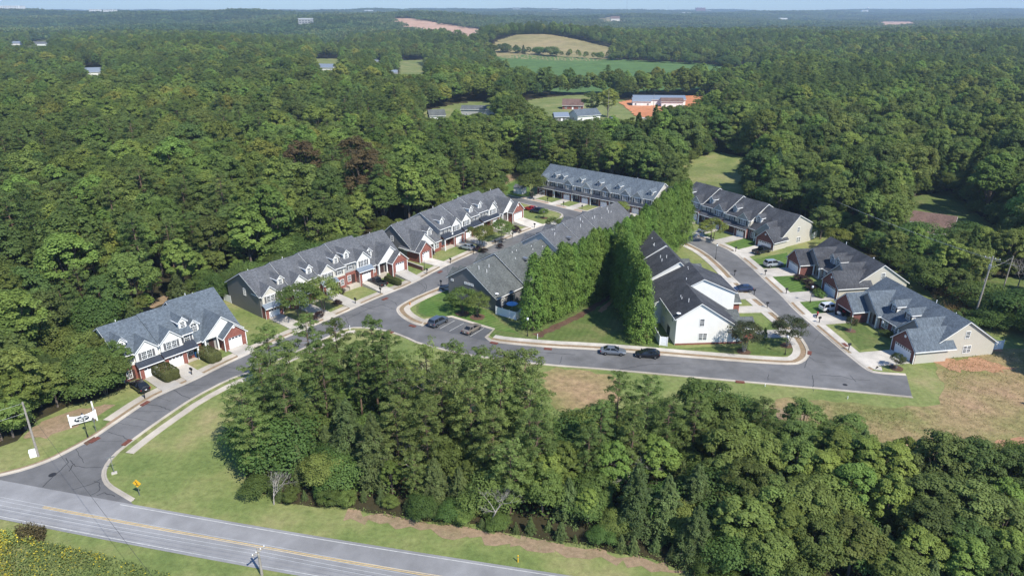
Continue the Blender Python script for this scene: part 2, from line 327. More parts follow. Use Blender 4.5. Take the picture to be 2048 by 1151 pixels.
CLAY_STRIP=[(-396.4,2437.1),(-309.3,2390.4),(-185.0,2230.5),(-68.5,2084.2),(-52.3,1210.9),(-100.8,1255.6),(-156.6,1616.5),(-306.7,2043.1)]
FARM=[(-1.2,427.5),(12.8,510.6),(39.8,542.0),(67.3,551.8),(82.0,499.8),(89.2,446.3),(80.8,374.2),(70.1,321.1),(49.2,336.2),(22.8,333.6),(4.1,361.2)]
CLAY_LOT=[(73.9,496.3),(97.8,529.9),(141.4,542.5),(150.2,472.3),(122.1,418.5),(86.5,402.1),(74.1,430.0)]
CLEAR1=[(-154.4,1002.9),(-122.3,1020.8),(-69.6,615.1),(-90.9,588.1)]; CLEAR2=[(-30.4,491.4),(-13.4,492.8),(-9.4,393.2),(-37.9,373.2),(-48.5,384.5),(-55.0,447.5)]; CLEAR3=[(3051.7,9651.7),(898.4,3154.7),(343.9,3305.7),(567.7,3771.2)]
CLEAR4=[(-475.5,1795.6),(-335.4,1535.7),(-252.3,1113.3),(-315.6,1213.4)]; CLEAR5=[(-944.7,1452.8),(-974.3,1583.4),(-783.5,1267.0),(-725.4,1075.4)]; CLEAR6=[(-256.5,956.9),(-232.3,992.5),(-150.6,655.6),(-177.4,646.8)]; CLEAR7=[(-455.0,775.1),(-424.4,767.5),(-330.9,592.4),(-355.9,596.6)]
RIGHT_HOUSE=[(136.36,234.25),(156.28,244.95),(140.88,191.42),(124.28,169.97),(116.03,178.02),(102.91,175.94)]; RIGHT_LAWN=[(111.53,155.66),(140.55,162.54),(107.57,118.81),(102.20,127.70),(100.17,139.12)]
ROAD_FAR=[(213.4,375.1),(291.9,400.7),(329.5,413.3),(285.5,354.8),(195.0,340.6)]; CLAY_FAR=[(1970.0,4091.0),(2339.2,4242.4),(1374.9,2486.2),(1247.6,2583.3)]; CLEAR8=[(430.7,3892.2),(560.1,3720.1),(455.2,2947.7),(304.7,2830.5)]
far_patch('field',GREEN_FIELD,'field_green',4,label='bright green crop field beyond the woods')
far_patch('field',TAN_HILL,'field_tan',5,label='tan hay field on a low rise beyond the green field')
far_patch('dirt_clearing',CLAY_STRIP,'clay_pale',6,label='reddish graded clearing in the far woods')
far_patch('dirt_clearing',CLAY_FAR,'clay_pale',14,label='pale distant clearing near the horizon')
far_patch('grass_clearing',FARM,'grass_field',3,label='grass around the farm houses in the middle distance')
far_patch('dirt_clearing',CLAY_LOT,'clay',3,.6,label='orange bare clay lot beside the long white shed')
for p in (CLEAR1,CLEAR2,CLEAR4,CLEAR5,CLEAR6,CLEAR7): far_patch('grass_clearing',p,'grass_field',4)
far_patch('grass_clearing',CLEAR8,'field_tan',12)
far_patch('pavement',ROAD_FAR,'concrete_pale',4,label='pale road edge between trees at the far right')
sheet('lawn',RIGHT_HOUSE,.012,'grass_yard',jit=.6,label='lawn round the brick house behind the trees')
sheet('lawn',RIGHT_LAWN,.012,'grass_yard',jit=.6,label='bright lawn behind the leaning utility pole')
CLEARINGS=[DEV,GREEN_FIELD,TAN_HILL,CLAY_STRIP,FARM,CLAY_LOT,CLEAR1,CLEAR2,CLEAR4,CLEAR5,CLEAR6,CLEAR7,CLEAR8,RIGHT_HOUSE,RIGHT_LAWN,ROAD_FAR,CLAY_FAR]
# ---------------------------------------------------------------- main road
MAIN=smooth([(-190,108),(-130,91.4),(-90,81.2),(-60.4,73.7),(-30.8,66.7),(-10,62.2),(30,54),(90,42.5)])
mb=MB(); ribbon(mb,MAIN,[(3.2,.04),(-3.2,.04)]); road=mb.build('road','asphalt_main',recalc=False,kind='structure',label='two lane main road with double yellow centre line')
for f in road.data.polygons: f.flip()
def line(pts,d,w,mat,name,z=.05,parent=None):
    mb=MB(); ribbon(mb,pts,[(d-w/2,z),(d+w/2,z)]); o=mb.build(name,mat,parent,recalc=False); return o
cen=arc_cut(MAIN,(-61,74),(90,42.5))
for d in (.12,-.12): line(cen,d,.11,'paint_yellow_line','yellow_line',parent=road)
line(MAIN,-2.78,.10,'paint_white_line','white_line',parent=road)
line(arc_cut(MAIN,(-50.8,75.1),(90,42.5)),2.78,.10,'paint_white_line','white_line',parent=road)
# ---------------------------------------------------------------- subdivision streets (traced kerb lines, metres)
KL=smooth([(-73.85,78.77),(-70.73,80.19),(-68.08,81.66),(-65.80,83.88),(-64.58,86.07),(-62.85,89.40),(-61.87,92.94),(-60.91,96.40),(-60.09,99.30),(-58.71,102.50),(-55.49,106.56),(-52.60,111.84),(-50.33,115.53),(-43.84,124.91),(-36.15,135.39),(-32.40,141.06),(-29.14,145.65),(-23.44,152.73),(-17.88,163.26),(-11.27,173.51),(-4.53,183.17),(2.73,192.86),(7.54,198.81)],1)
KLC=smooth([(7.54,198.81),(12.28,204.56),(15.45,208.93),(16.34,212.90),(14.95,215.81),(11.92,218.80),(6.26,224.37),(2.01,228.89),(-1.02,231.54)],2)
KT=smooth([(-2.08,237.72),(1.03,234.94),(8.05,228.89),(14.55,222.49),(20.89,216.40),(25.39,212.32),(32.21,206.18)]+[(39.6,206.2),(47.5,199.8),(53.5,194.5)]+[(50.98,191.89),(55.79,183.17),(58.60,176.35),(59.67,165.82),(60.05,155.66),(60.62,146.84),(60.52,137.23),(61.44,128.65),(62.20,119.86),(62.84,114.35),(63.33,111.09),(64.41,109.61),(69.52,108.88)],1)
KB=smooth([(66.75,101.84),(59.00,103.49),(47.56,105.69),(36.44,107.80),(17.70,111.46),(5.47,113.37),(-5.96,116.34),(-11.74,118.81),(-17.69,121.80),(-21.26,125.14),(-24.51,127.46),(-28.29,128.89),(-31.73,129.37),(-33.61,128.65),(-35.10,127.23),(-36.90,124.01),(-40.01,119.65),(-46.74,110.53),(-49.64,107.80),(-53.28,101.36),(-55.12,95.96),(-56.24,92.52),(-57.26,88.75),(-57.99,85.21),(-57.68,82.24),(-56.66,79.97),(-54.91,78.01),(-52.09,76.23),(-49.96,74.91)],1)
lk=arc_cut(KL,KL[0],KL[-1])
inner_left=[p for p in offset(KL,-7.4)]
i0=min(range(len(inner_left)),key=lambda k:math.dist(inner_left[k],(-16.87,151.46)))
HL=inner_left[i0:]
KIh=smooth([(-18.13,129.61),(-20.43,130.83),(-22.89,133.58),(-24.47,136.44),(-25.06,138.85),(-24.23,141.34),(-21.41,145.95),(-16.87,151.46)],2)
PARK=[(-4.38,122.67),(-5.41,124.46),(-3.93,127.93),(-12.79,134.09),(-17.55,132.57),(-18.13,129.61)]
KIb=smooth([(48.57,184.06),(51.72,175.94),(53.09,164.35),(53.40,155.33),(54.55,145.95),(56.13,135.39),(57.16,125.14),(56.51,119.23),(55.29,116.14),(53.42,113.95),(51.34,112.79),(46.18,113.37),(38.09,114.74),(21.28,117.97),(14.79,119.02),(6.87,119.86),(-1.74,121.58),(-4.38,122.67)],1)
TOPIN=offset(arc_cut(KT,(20.14,217.00),(38,207)),-7.3)
HOLE=KIh+HL+TOPIN+KIb+PARK[1:-1]
OUTER=KL+KLC[1:]+KT+KB+[(-46,71.2),(-95,82.0)]
st=sheet('road',OUTER,.02,'asphalt',holes=[HOLE],label='grey asphalt subdivision street loop with cracked surface')
pk=sheet('parking_bay',[(-4.37,122.45),(-5.41,124.46),(-3.93,127.93),(-12.79,134.09),(-17.55,132.57),(-18.21,129.37)],.03,'asphalt_new',label='small parking bay of dark asphalt with white stall lines')
for s in ([(-14.55,128.41),(-11.92,132.32)],[(-12.54,127.23),(-9.87,131.08)],[(-8.20,124.91),(-5.67,128.65)]): line(s,0,.12,'paint_white_line','stall_line',.045,pk)
# cracks sealed with tar
mbc=MB()
def crack(pts,w=.055):
    q=[]
    for a,b in zip(pts,pts[1:]):
        n=max(1,int(math.dist(a,b)/.5))
        for k in range(n): q.append((a[0]+(b[0]-a[0])*k/n+rng.uniform(-.1,.1),a[1]+(b[1]-a[1])*k/n+rng.uniform(-.1,.1)))
    q.append(pts[-1])
    if len(q)>1: ribbon(mbc,q,[(w*rng.uniform(.6,1),.03),(-w*rng.uniform(.6,1),.03)])
for s in ([(-63.43,77.91),(-63.33,80.75),(-63.16,83.41),(-64.22,84.60)],[(-63.29,84.00),(-61.68,82.70),(-60.15,82.24),(-57.95,82.35)],[(-62.31,83.05),(-61.93,81.43)],[(-59.07,77.38),(-57.59,78.33),(-56.71,79.20),(-56.53,79.86)],[(-55.94,76.23),(-55.32,77.27),(-56.33,78.87),(-57.19,79.20)],[(-55.08,76.23),(-54.50,76.75),(-52.65,76.03)],
    [(-61.75,91.28),(-58.91,90.07),(-57.46,89.01)],[(-60.00,99.30),(-57.26,98.68),(-55.00,97.45)],[(-57.29,103.82),(-55.13,102.17),(-53.39,101.04)],[(-33.11,140.22),(-29.44,138.04),(-25.19,138.31)],[(-32.75,128.41),(-35.13,134.61),(-35.88,135.13)],[(-34.68,132.57),(-31.11,138.31),(-28.30,140.78),(-25.77,138.58)],[(-35.82,134.87),(-32.92,135.13)],[(-28.01,143.61),(-25.79,142.18),(-25.20,140.50)],[(-23.20,156.33),(-20.17,150.83),(-21.00,146.25)],[(-21.00,146.25),(-19.82,147.75),(-19.93,151.78),(-20.51,153.70)],
    [(8.74,113.37),(9.31,116.34)],[(19.37,111.27),(25.11,113.18),(30.61,113.37)],[(53.02,109.06),(52.26,106.91),(50.97,103.49)],[(54.42,109.24),(57.72,108.70),(59.43,107.62),(62.32,107.27)],[(59.64,109.06),(59.64,106.74)],[(45.38,109.42),(44.56,107.27)],[(55.09,116.34),(55.70,114.15),(57.26,113.95)],[(54.85,115.73),(52.60,111.84)],[(55.65,132.57),(56.31,130.09),(58.40,128.89)],[(59.20,120.93),(60.49,119.44)],[(55.19,150.83),(57.30,150.20)],[(55.20,140.50),(57.74,139.67)],[(2.45,118.39),(11.78,116.95)],[(-17.14,138.58),(-15.42,143.32)],[(53.62,180.13),(57.23,173.91)]): crack(s)
for s in (KL,KT): 
    for k in range(14):
        i=rng.randrange(8,len(s)-6); a=s[i]; b=offset(s,-rng.uniform(2,6.5))[min(len(s)-1,i+rng.randint(-1,1))]; crack([a,b],.03)
mbc.build('tar_crack','tar',st,recalc=False,kind='stuff')
mb=MB()
for (px,py,r) in [[(-63.75,80.64)][0]+(.5,),[(57.27,105.69)][0]+(.4,)]: mb.lathe([(r,.03),(r,.034)],(px,py,0),14)
mb.build('manhole_cover','tar',st)
# kerbs: gutter pan and rolled kerb, then verge and sidewalks
def kerb(pts,side,label=None):
    mb=MB(); s=side
    ribbon(mb,pts,[(-.02*s,.028),(s*.34,.035),(s*.42,.12),(s*.62,.14),(s*.64,.0)])
    o=mb.build('kerb','concrete',recalc=False,kind='structure')
    if s>0:
        for f in o.data.polygons: f.flip()
    return o
kerb(KL,1);kerb(KLC,1);kerb(KT,1);kerb(arc_cut(KB,KB[0],KB[-1]),1)
rv=lambda l:l[::-1]
kerb(rv(KIh+HL),1); kerb(rv(KIb),1); kerb(rv(PARK),1); kerb(rv(TOPIN),1)
def walk(pts,d0,d1,name='sidewalk',mat='concrete',z=.09,n=1):
    mb=MB(); ribbon(mb,pts,[(d0,-.05),(d0,z),(d1,z),(d1,-.05)]); o=mb.build(name,mat,recalc=False,kind='structure')
    for f in o.data.polygons: f.flip()
    return o
def verge(pts,d0,d1,mat): 
    mb=MB(); ribbon(mb,pts,[(d0,.06),(d1,.06)]); o=mb.build('verge',mat,recalc=False,kind='structure')
    for f in o.data.polygons: f.flip()
walk(arc_cut(KL,(-62.78,94.21),KL[-1]),1.35,2.75); verge(arc_cut(KL,(-61.87,92.94),KL[-1]),.6,1.38,'dirt_tan')
verge(arc_cut(KL,KL[0],(-61.87,92.94)),.6,1.1,'dirt_tan')
walk(arc_cut(KB,(-32.39,129.61),(-57.81,85.83)),1.6,2.9); verge(arc_cut(KB,(-32.39,129.61),(-57.81,85.83)),.6,1.62,'grass_field')
walk(rv(KIh+HL),1.6,2.9); verge(rv(KIh+HL),.6,1.62,'dirt_tan')
walk(rv(KIb),1.6,2.95,mat='concrete_pale'); verge(rv(KIb),.6,1.62,'dirt_tan')
walk(arc_cut(KT,(2.74,234.25),(40,206)),1.4,2.7,mat='concrete'); verge(arc_cut(KT,(2.74,234.25),(40,206)),.6,1.42,'dirt_red')
walk(arc_cut(KT,(53,195),(65.47,109.24)),1.35,2.8,mat='concrete_pale'); verge(arc_cut(KT,(53,195),(63.33,111.09)),.6,1.38,'dirt_tan')
# storm drain inlets
DRL=['in front of the entrance sign','on the lawn side of the entrance street','behind the black sedan by the hedge','beside the parking bay corner','right of the parking bay','below the left arborvitae row','at the crape myrtle corner','in the middle of the street end','in the lower kerb of the bottom street','in the lower kerb at the junction','in the kerb opposite the junction island','near the brick retaining wall lamp']
for p in [(-62.56,89.01),(-57.36,88.36),(-60.08,99.45),(-20.27,129.61),(-3.48,121.80),(6.84,119.23),(55.85,117.56),(64.01,120.93),(39.48,106.56),(-24.39,126.76),(-28.28,143.90),(-17.68,161.13)]:
    mb=MB(); mb.box(-.75,-.35,-.02,.75,.35,.15)
    o=mb.build('storm_drain','red_drain'); o.location=(p[0],p[1],0)
    L=min((KL,KT,KB,KIh,KIb),key=lambda l:min(math.dist(q,p) for q in l)); i=min(range(1,len(L)-1),key=lambda k:math.dist(L[k],p)); o.rotation_euler=(0,0,math.atan2(L[i+1][1]-L[i-1][1],L[i+1][0]-L[i-1][0]))
    tag(o,'rusty red storm drain inlet '+DRL.pop(0),'drain','storm drains along the kerbs')
# lawns, meadow, bare soil
sheet('lawn',[(-13.80,150.83),(-16.46,148.36),(-19.31,143.32),(-20.88,139.95),(-20.22,136.44),(-18.45,134.09),(-12.54,134.87),(-3.46,129.61),(-4.87,125.83),(-3.84,124.46),(3.52,123.56),(14.99,120.93),(25.26,119.23),(28.15,119.44),(28.27,127.70),(29.52,143.32),(24.39,146.25),(20.97,155.66),(-2.86,155.66)],.03,'grass_yard',jit=.15,label='lawn between the arborvitae rows and the corner')
sheet('lawn',[(-20.24,141.90),(-16.40,147.75),(-13.67,149.27),(-4.12,135.13),(-1.43,130.09),(1.59,125.83),(-3.94,128.17),(-12.54,134.87),(-18.09,134.61),(-20.10,137.23)],.04,'grass_lawn',jit=.1,label='bright striped corner lawn beside the parking bay')
sheet('lawn',[(28.59,119.23),(43.82,120.93),(50.90,127.70),(54.10,132.57),(54.80,122.01),(53.51,117.56),(50.81,116.34),(39.05,117.56)],.03,'grass_yard',jit=.15,label='corner lawn below the white end wall')
for k,s in enumerate(([(62.88,159.73),(69.27,157.34),(68.65,146.25),(62.21,146.25)],[(62.81,143.32),(69.46,143.32),(66.87,132.57),(62.40,132.57)],[(66.56,132.57),(71.69,131.32),(72.66,120.93),(65.91,118.81)],[(61.24,169.97),(73.07,175.94),(68.79,162.54),(64.46,162.54)],[(58.97,182.29),(65.85,189.06),(68.30,183.61),(62.72,176.77)])):
    sheet("lawn",s,.035,'grass_lawn' if k!=2 else 'grass_yard',jit=.15,label=None)
sheet('meadow',[(76.20,111.84),(82.95,118.81),(91.48,118.81),(109.17,120.93),(82.71,85.83),(73.97,84.97),(62.35,84.60),(58.29,86.45),(48.13,91.96),(42.21,94.79),(41.41,98.22),(44.55,101.36),(50.87,100.56),(59.86,98.68),(68.55,98.22),(73.23,103.82)],.03,'grass_meadow',jit=.8,label='tall dry grass meadow right of the street end')
sheet('meadow',[(5.42,109.97),(7.72,111.46),(17.81,109.61),(18.43,104.67),(16.92,98.68),(7.71,97.15),(5.39,102.99)],.028,'grass_meadow',jit=.8,step=1.2,label='uncut tan grass strip by the pines')
sheet('dirt_patch',[(76.69,114.35),(87.10,116.34),(90.61,111.84),(86.70,109.97),(78.14,110.53)],.05,'dirt_red',jit=.9,step=1)
sheet('dirt_patch',[(74.54,116.34),(82.01,118.81),(91.95,120.29),(93.10,118.39),(81.52,116.34),(73.94,114.35)],.055,'dirt_red',jit=.5,step=1)
sheet('dirt_patch',[(41.81,98.22),(47.09,99.30),(48.20,95.96),(42.21,94.79)],.05,'dirt_tan',jit=.9,step=1)
sheet('dirt_patch',[(72.37,89.01),(79.58,89.67),(77.76,87.08),(71.63,86.70)],.05,'dirt_red',jit=.9,step=1)
sheet('dirt_patch',[(-20.84,73.04),(-10.93,70.78),(-2.72,69.15),(4.60,67.40),(16.20,64.58),(22.39,61.33),(17.04,62.85),(4.54,66.05),(-3.89,67.75),(-12.67,69.68),(-21.15,71.52)],.03,'dirt_tan',jit=.7,step=1)
sheet('dirt_patch',[(-74.07,89.53),(-73.38,94.50),(-71.27,97.45),(-67.60,98.99),(-64.99,98.68),(-66.15,94.21),(-70.30,89.53)],.03,'dirt_tan',jit=.5,step=1)
sheet('mulch_bed',[(-63.99,88.36),(-63.75,90.60),(-62.63,89.53),(-62.88,87.71)],.05,'mulch',jit=.1,step=.5)
sheet('mulch_bed',[(4.17,125.83),(5.30,124.01),(14.21,133.58),(24.25,146.84),(23.78,148.36),(13.87,135.65)],.05,'mulch',jit=.3,step=1)
sheet('dirt_patch',[(18.28,137.23),(23.57,146.84),(24.16,146.25),(19.26,136.44)],.06,'dirt_red',jit=.2,step=1)
for s in ([(-82.73,135.13),(-78.36,146.25),(-75.31,144.48),(-79.63,133.58)],[(-69.59,155.66),(-70.20,164.35),(-66.67,160.78),(-65.75,151.78)],[(-11.05,236.32),(-4.38,251.02),(5.03,267.49),(5.53,273.72),(-4.64,267.49),(-13.50,251.02)],[(-58.01,182.29),(-49.36,198.81),(-47.34,196.29),(-55.47,178.02)]): sheet('mulch_bed',s,.04,'dirt_tan',jit=.4,step=1)
sheet('lawn',[(-4.31,246.44),(5.45,269.24),(6.60,237.72),(2.73,233.57),(-2.42,236.32)],.03,'grass_lawn',jit=.3,label='green lawn left of the far row')
sheet('lawn',[(62.41,273.72),(88.38,296.24),(94.36,267.49),(86.84,251.02),(61.30,251.02)],.03,'grass_field',jit=.4,label='sunlit grassy slope behind the far row')
for (p,r) in zip([(-10.50,135.91),(-7.23,134.09),(43.65,118.18),(52.78,120.71),(67.90,127.46),(69.08,111.65),(-42.49,134.61),(9.89,208.93)],(1.5,1.6,1.3,1.2,1.1,1.2,2.2,1.2)):
    q=[(p[0]+r*math.cos(a*math.pi/7),p[1]+r*math.sin(a*math.pi/7)) for a in range(14)]; sheet('mulch_bed',q,.065,'mulch',jit=.12,step=.4)
# ---------------------------------------------------------------- building parts
_cache={}
def window_meshes(w,h,kind='dh'):
    k=(w,h,kind)
    if k in _cache: return _cache[k]
    sv=MB.mx; MB.mx=None
    f=MB(); t=.09; d0,d1=-.07,.02
    cols=2 if kind=='twin' else 1
    f.box(-w/2-t,d0,-t,w/2+t,d1,0); f.box(-w/2-t,d0,h,w/2+t,d1,h+t); f.box(-w/2-t,d0,0,-w/2,d1,h); f.box(w/2,d0,0,w/2+t,d1,h)
    for c in range(cols):
        a=-w/2+c*w/cols; b=a+w/cols
        if c: f.box(a-.06,d0,0,a+.06,d1,h)
        f.box(a+.001,-.05,h/2-.035,b-.001,.01,h/2+.035)
        for q in (1/3,2/3): f.box(a+(b-a)*q-.014,-.045,.001,a+(b-a)*q+.014,.005,h-.001)
        for q in (.25,.75): f.box(a+.002,-.044,h*q-.013,b-.002,.004,h*q+.013)
    if kind=='arch':
        n=10; r0,r1=w/2,w/2+t
        for i in range(n):
            a,b=math.pi*i/n,math.pi*(i+1)/n
            f.prism([(r0*math.cos(a),d0,h+t+r0*math.sin(a)),(r1*math.cos(a),d0,h+t+r1*math.sin(a)),(r1*math.cos(b),d0,h+t+r1*math.sin(b)),(r0*math.cos(b),d0,h+t+r0*math.sin(b))],(0,d1-d0,0))
        for a in (R(45),R(90),R(135)): f.box(-.02+.3*r0*math.cos(a),-.045,h+t,.02+.3*r0*math.cos(a),.005,h+t+r0*.8*math.sin(a))
    g=MB(); g.box(-w/2,-.015,0,w/2,.005,h)
    if kind=='arch':
        n=10; g.prism([(w/2*math.cos(math.pi*i/n),-.015,h+t+w/2*math.sin(math.pi*i/n)) for i in range(n+1)],(0,.02,0))
    MB.mx=sv
    _cache[k]=(f.mesh('window',['trim_white']),g.mesh('pane',['glass'])); return _cache[k]
def window(parent,x,y,z,w,h,kind='dh',rz=0,shut=None,name='window'):
    mx=MB.mx
    if mx is not None: x=mx-x; rz=-rz
    f,g=window_meshes(w,h,kind)
    o=inst(name,f,parent,(x,y,z),rz)
    deep=parent.get('category') is None
    inst('pane',g,parent if deep else o,(x,y,z) if deep else (0,0,0),rz if deep else 0)
    if shut:
        k=('shut',h,shut)
        if k not in _cache:
            MB.mx=None; s=MB(); s.box(-.2,-.05,0,.2,.03,h); n=int(h/.14)
            for i in range(n): s.box(-.16,-.062,.05+i*(h-.1)/n,.16,-.04,.05+(i+.6)*(h-.1)/n)
            _cache[k]=s.mesh('shutter',[shut]); MB.mx=mx
        for sx in (-1,1):
            dx=sx*(w/2+.31); inst('shutter',_cache[k],parent,(x+dx*math.cos(rz),y+dx*math.sin(rz),z),rz)
    return o
def garage_door(root,x,y,w,h=2.15,z=0,open_=False):
    if MB.mx is not None: x=MB.mx-x
    k=('gd',w,h)
    if k not in _cache:
        sv=MB.mx; MB.mx=None; a=MB(); a.box(-w/2,0,0,w/2,.06,h); n=4; c=4 if w<3.5 else 8
        for r in range(n):
            z0=r*h/n+.015; z1=(r+1)*h/n-.015
            if r==n-1: a.box(-w/2+.01,-.03,z0,w/2-.01,.01,z0+.1); a.box(-w/2+.01,-.03,z1-.1,w/2-.01,.01,z1)
            else: a.box(-w/2+.01,-.03,z0,w/2-.01,.01,z1)
            for i in range(c):
                x0=-w/2+i*w/c; x1=x0+w/c
                if r==n-1: a.box(x0+.01,-.03,z0+.101,x0+.09,.01,z1-.101); a.box(x1-.09,-.03,z0+.101,x1-.01,.01,z1-.101)
                else: a.box(x0+.12,-.045,z0+.1,x1-.12,-.02,z1-.1)
        g=MB()
        for i in range(c): g.box(-w/2+i*w/c+.092,-.02,3*h/n+.117,-w/2+(i+1)*w/c-.092,.005,h-.117)
        MB.mx=sv; _cache[k]=(a.mesh('garage_door',['door_white']),g.mesh('pane',['glass']))
    o=inst('garage_door',_cache[k][0],root,(x,y,z)); inst('pane',_cache[k][1],o); return o
def chevron(mb,axis,a0,a1,c,half0,half1,ze0,ze1,zr,t,mi=0,lift=.02):
    """gable roof: ridge along axis from a0 to a1 at cross position c, eaves at c-half0 / c+half1"""
    pts=[(c-half0,ze0),(c,zr),(c+half1,ze1)]
    sl0=(zr-ze0)/half0; sl1=(zr-ze1)/half1
    t0=t*math.sqrt(1+sl0*sl0); t1=t*math.sqrt(1+sl1*sl1); tm=max(t0,t1)
    poly=[(c-half0,ze0+lift),(c,zr+lift),(c+half1,ze1+lift),(c+half1,ze1+lift+t1),(c,zr+lift+tm),(c-half0,ze0+lift+t0)]
    if axis=='x': mb.prism([(a0,p,q) for p,q in poly],(a1-a0,0,0),mi)
    else: mb.prism([(p,a0,q) for p,q in poly],(0,a1-a0,0),mi)
def gable_roof(root,axis,a0,a1,c,h0,h1,ze0,ze1,zr,mat,o_end=.25,o_eave=.35,t=.14,ends=(1,1),name='roof',eaves=(1,1)):
    sl0=(zr-ze0)/h0; sl1=(zr-ze1)/h1
    H0,H1=h0+o_eave,h1+o_eave; E0,E1=zr-sl0*H0,zr-sl1*H1
    b0,b1=a0-o_end*ends[0],a1+o_end*ends[1]
    m=MB(); chevron(m,axis,b0,b1,c,H0,H1,E0,E1,zr,t); rf=m.build(name,mat,root)
    for e,(s0,s1) in zip(ends,((b0-.03,b0+.04),(b1-.04,b1+.03))):
        if e: f=MB(); chevron(f,axis,s0,s1,c,H0+.02,H1+.02,E0-sl0*.02-.11,E1-sl1*.02-.11,zr-.11,.12,lift=.0); f.build('rake_board','trim_white',root)
    for e,(p,q) in zip(eaves,((c-H0,E0),(c+H1,E1))):
        if e:
            f=MB(); s=-1 if p<c else 1; p0,p1=sorted((p+s*.005,p+s*.11))
            if axis=='x': f.box(b0+.05,p0,q-.06,b1-.05,p1,q+.1)
            else: f.box(p0,b0+.05,q-.06,p1,b1-.05,q+.1)
            f.build('gutter','trim_white',root)
    return rf
def wing(root,x0,x1,yf,ze,pitch,main,face,roof,zb=-1.5,bw=.25,back=None,facemat2=None,hollow=None,eaves=(1,1),side=None):
    """front-facing gable wing; main=(ze_front,slope) of the roof it runs back into; hollow=(xa,xb,zh) garage opening"""
    c=(x0+x1)/2; h=(x1-x0)/2; zr=ze+h*pitch
    yb=max(.4,(zr-main[0])/main[1]) if back is None else back
    m=MB(); 
    if hollow:
        xa,xb,zh=hollow
        m.box(x0,yf,zb,xa,yf+.3,ze); m.box(xb,yf,zb,x1,yf+.3,ze); m.box(xa,yf,zh,xb,yf+.3,ze)
        m.prism([(x0,yf,ze),(x1,yf,ze),(c,yf,zr)],(0,.3,0))
        m.box(x0,yf+.301,zb,x0+.2,yb*.5+.5,ze,1); m.box(x1-.2,yf+.301,zb,x1,yb*.5+.5,ze,1)
    else:
        m.prism([(x0,yf,zb),(x1,yf,zb),(x1,yf,ze),(c,yf,zr),(x0,yf,ze)],(0,bw,0))
    m.build('gable_wall' if not hollow else 'garage_wall',[face,side or face],root)
    gable_roof(root,'y',yf,yb,c,h,h,ze,ze,zr,roof,ends=(1,0),t=.12,eaves=eaves)
    return zr,yb
def dormer(root,xc,y,main,w,hw,mat,roof,kind='dh',pitch=1.0,shut=None):
    zb=main[0]+main[1]*y; ze=zb+hw; zr=ze+w/2*pitch; yb=(zr-main[0])/main[1]
    m=MB(); m.prism([(xc-w/2,y,zb-.6),(xc+w/2,y,zb-.6),(xc+w/2,y,ze),(xc,y,zr),(xc-w/2,y,ze)],(0,(ze-main[0])/main[1]-y+.15,0))
    d=m.build('dormer',mat,root)
    gable_roof(d,'y',y,yb,xc,w/2,w/2,ze,ze,zr,roof,ends=(1,0),t=.09,o_end=.22,o_eave=.2)
    ww=w*.5 if kind!='arch' else w*.62; hh=hw*.78 if kind!='arch' else hw*.6
    window(d,xc,y,zb+.18,ww,hh,kind,shut=shut)
def body(root,W,D,zef,zer,zr,vr,wall,roof,ends=(1,1),zb=-1.5,o=.3,end_mat=None):
    m=MB(); m.prism([(0.015,0,zb),(0.015,D,zb),(0.015,D,zer),(0.015,vr,zr),(0.015,0,zef)],(W-.03,0,0)); m.build('wall',wall,root)
    gable_roof(root,'x',0.01,W-.01,vr,vr,D-vr,zef,zer,zr,roof,o_end=.3,ends=ends,o_eave=.4)
def pipes(root,W,vr,zr,sl,n,front=False):
    for i in range(n):
        m=MB(); x=rng.uniform(.15,.85)*W; d=rng.uniform(.6,3.0); y=vr+(d if not front else -d); z=zr-sl*d
        m.tube((x,y,z-.2),(x,y,z+rng.choice((.5,.9))),.07,.07,6); m.build('vent_pipe','vinyl_white',root)
def dish(root,x,y,z):
    m=MB(); m.tube((x,y,z-.3),(x,y,z+.5),.04,.04,6); m.lathe([(.02,.0),(.3,.05),(.42,.14),(.42,.17),(.0,.06)],(x,y-.1,z+.45),12); m.build('satellite_dish','vinyl_white',root)
def post(m,x,y,z0,z1,r=.12): m.box(x-r,y-r,z0,x+r,y+r,z1)
DR=[]  # driveways: (root, x centre, y front, width)
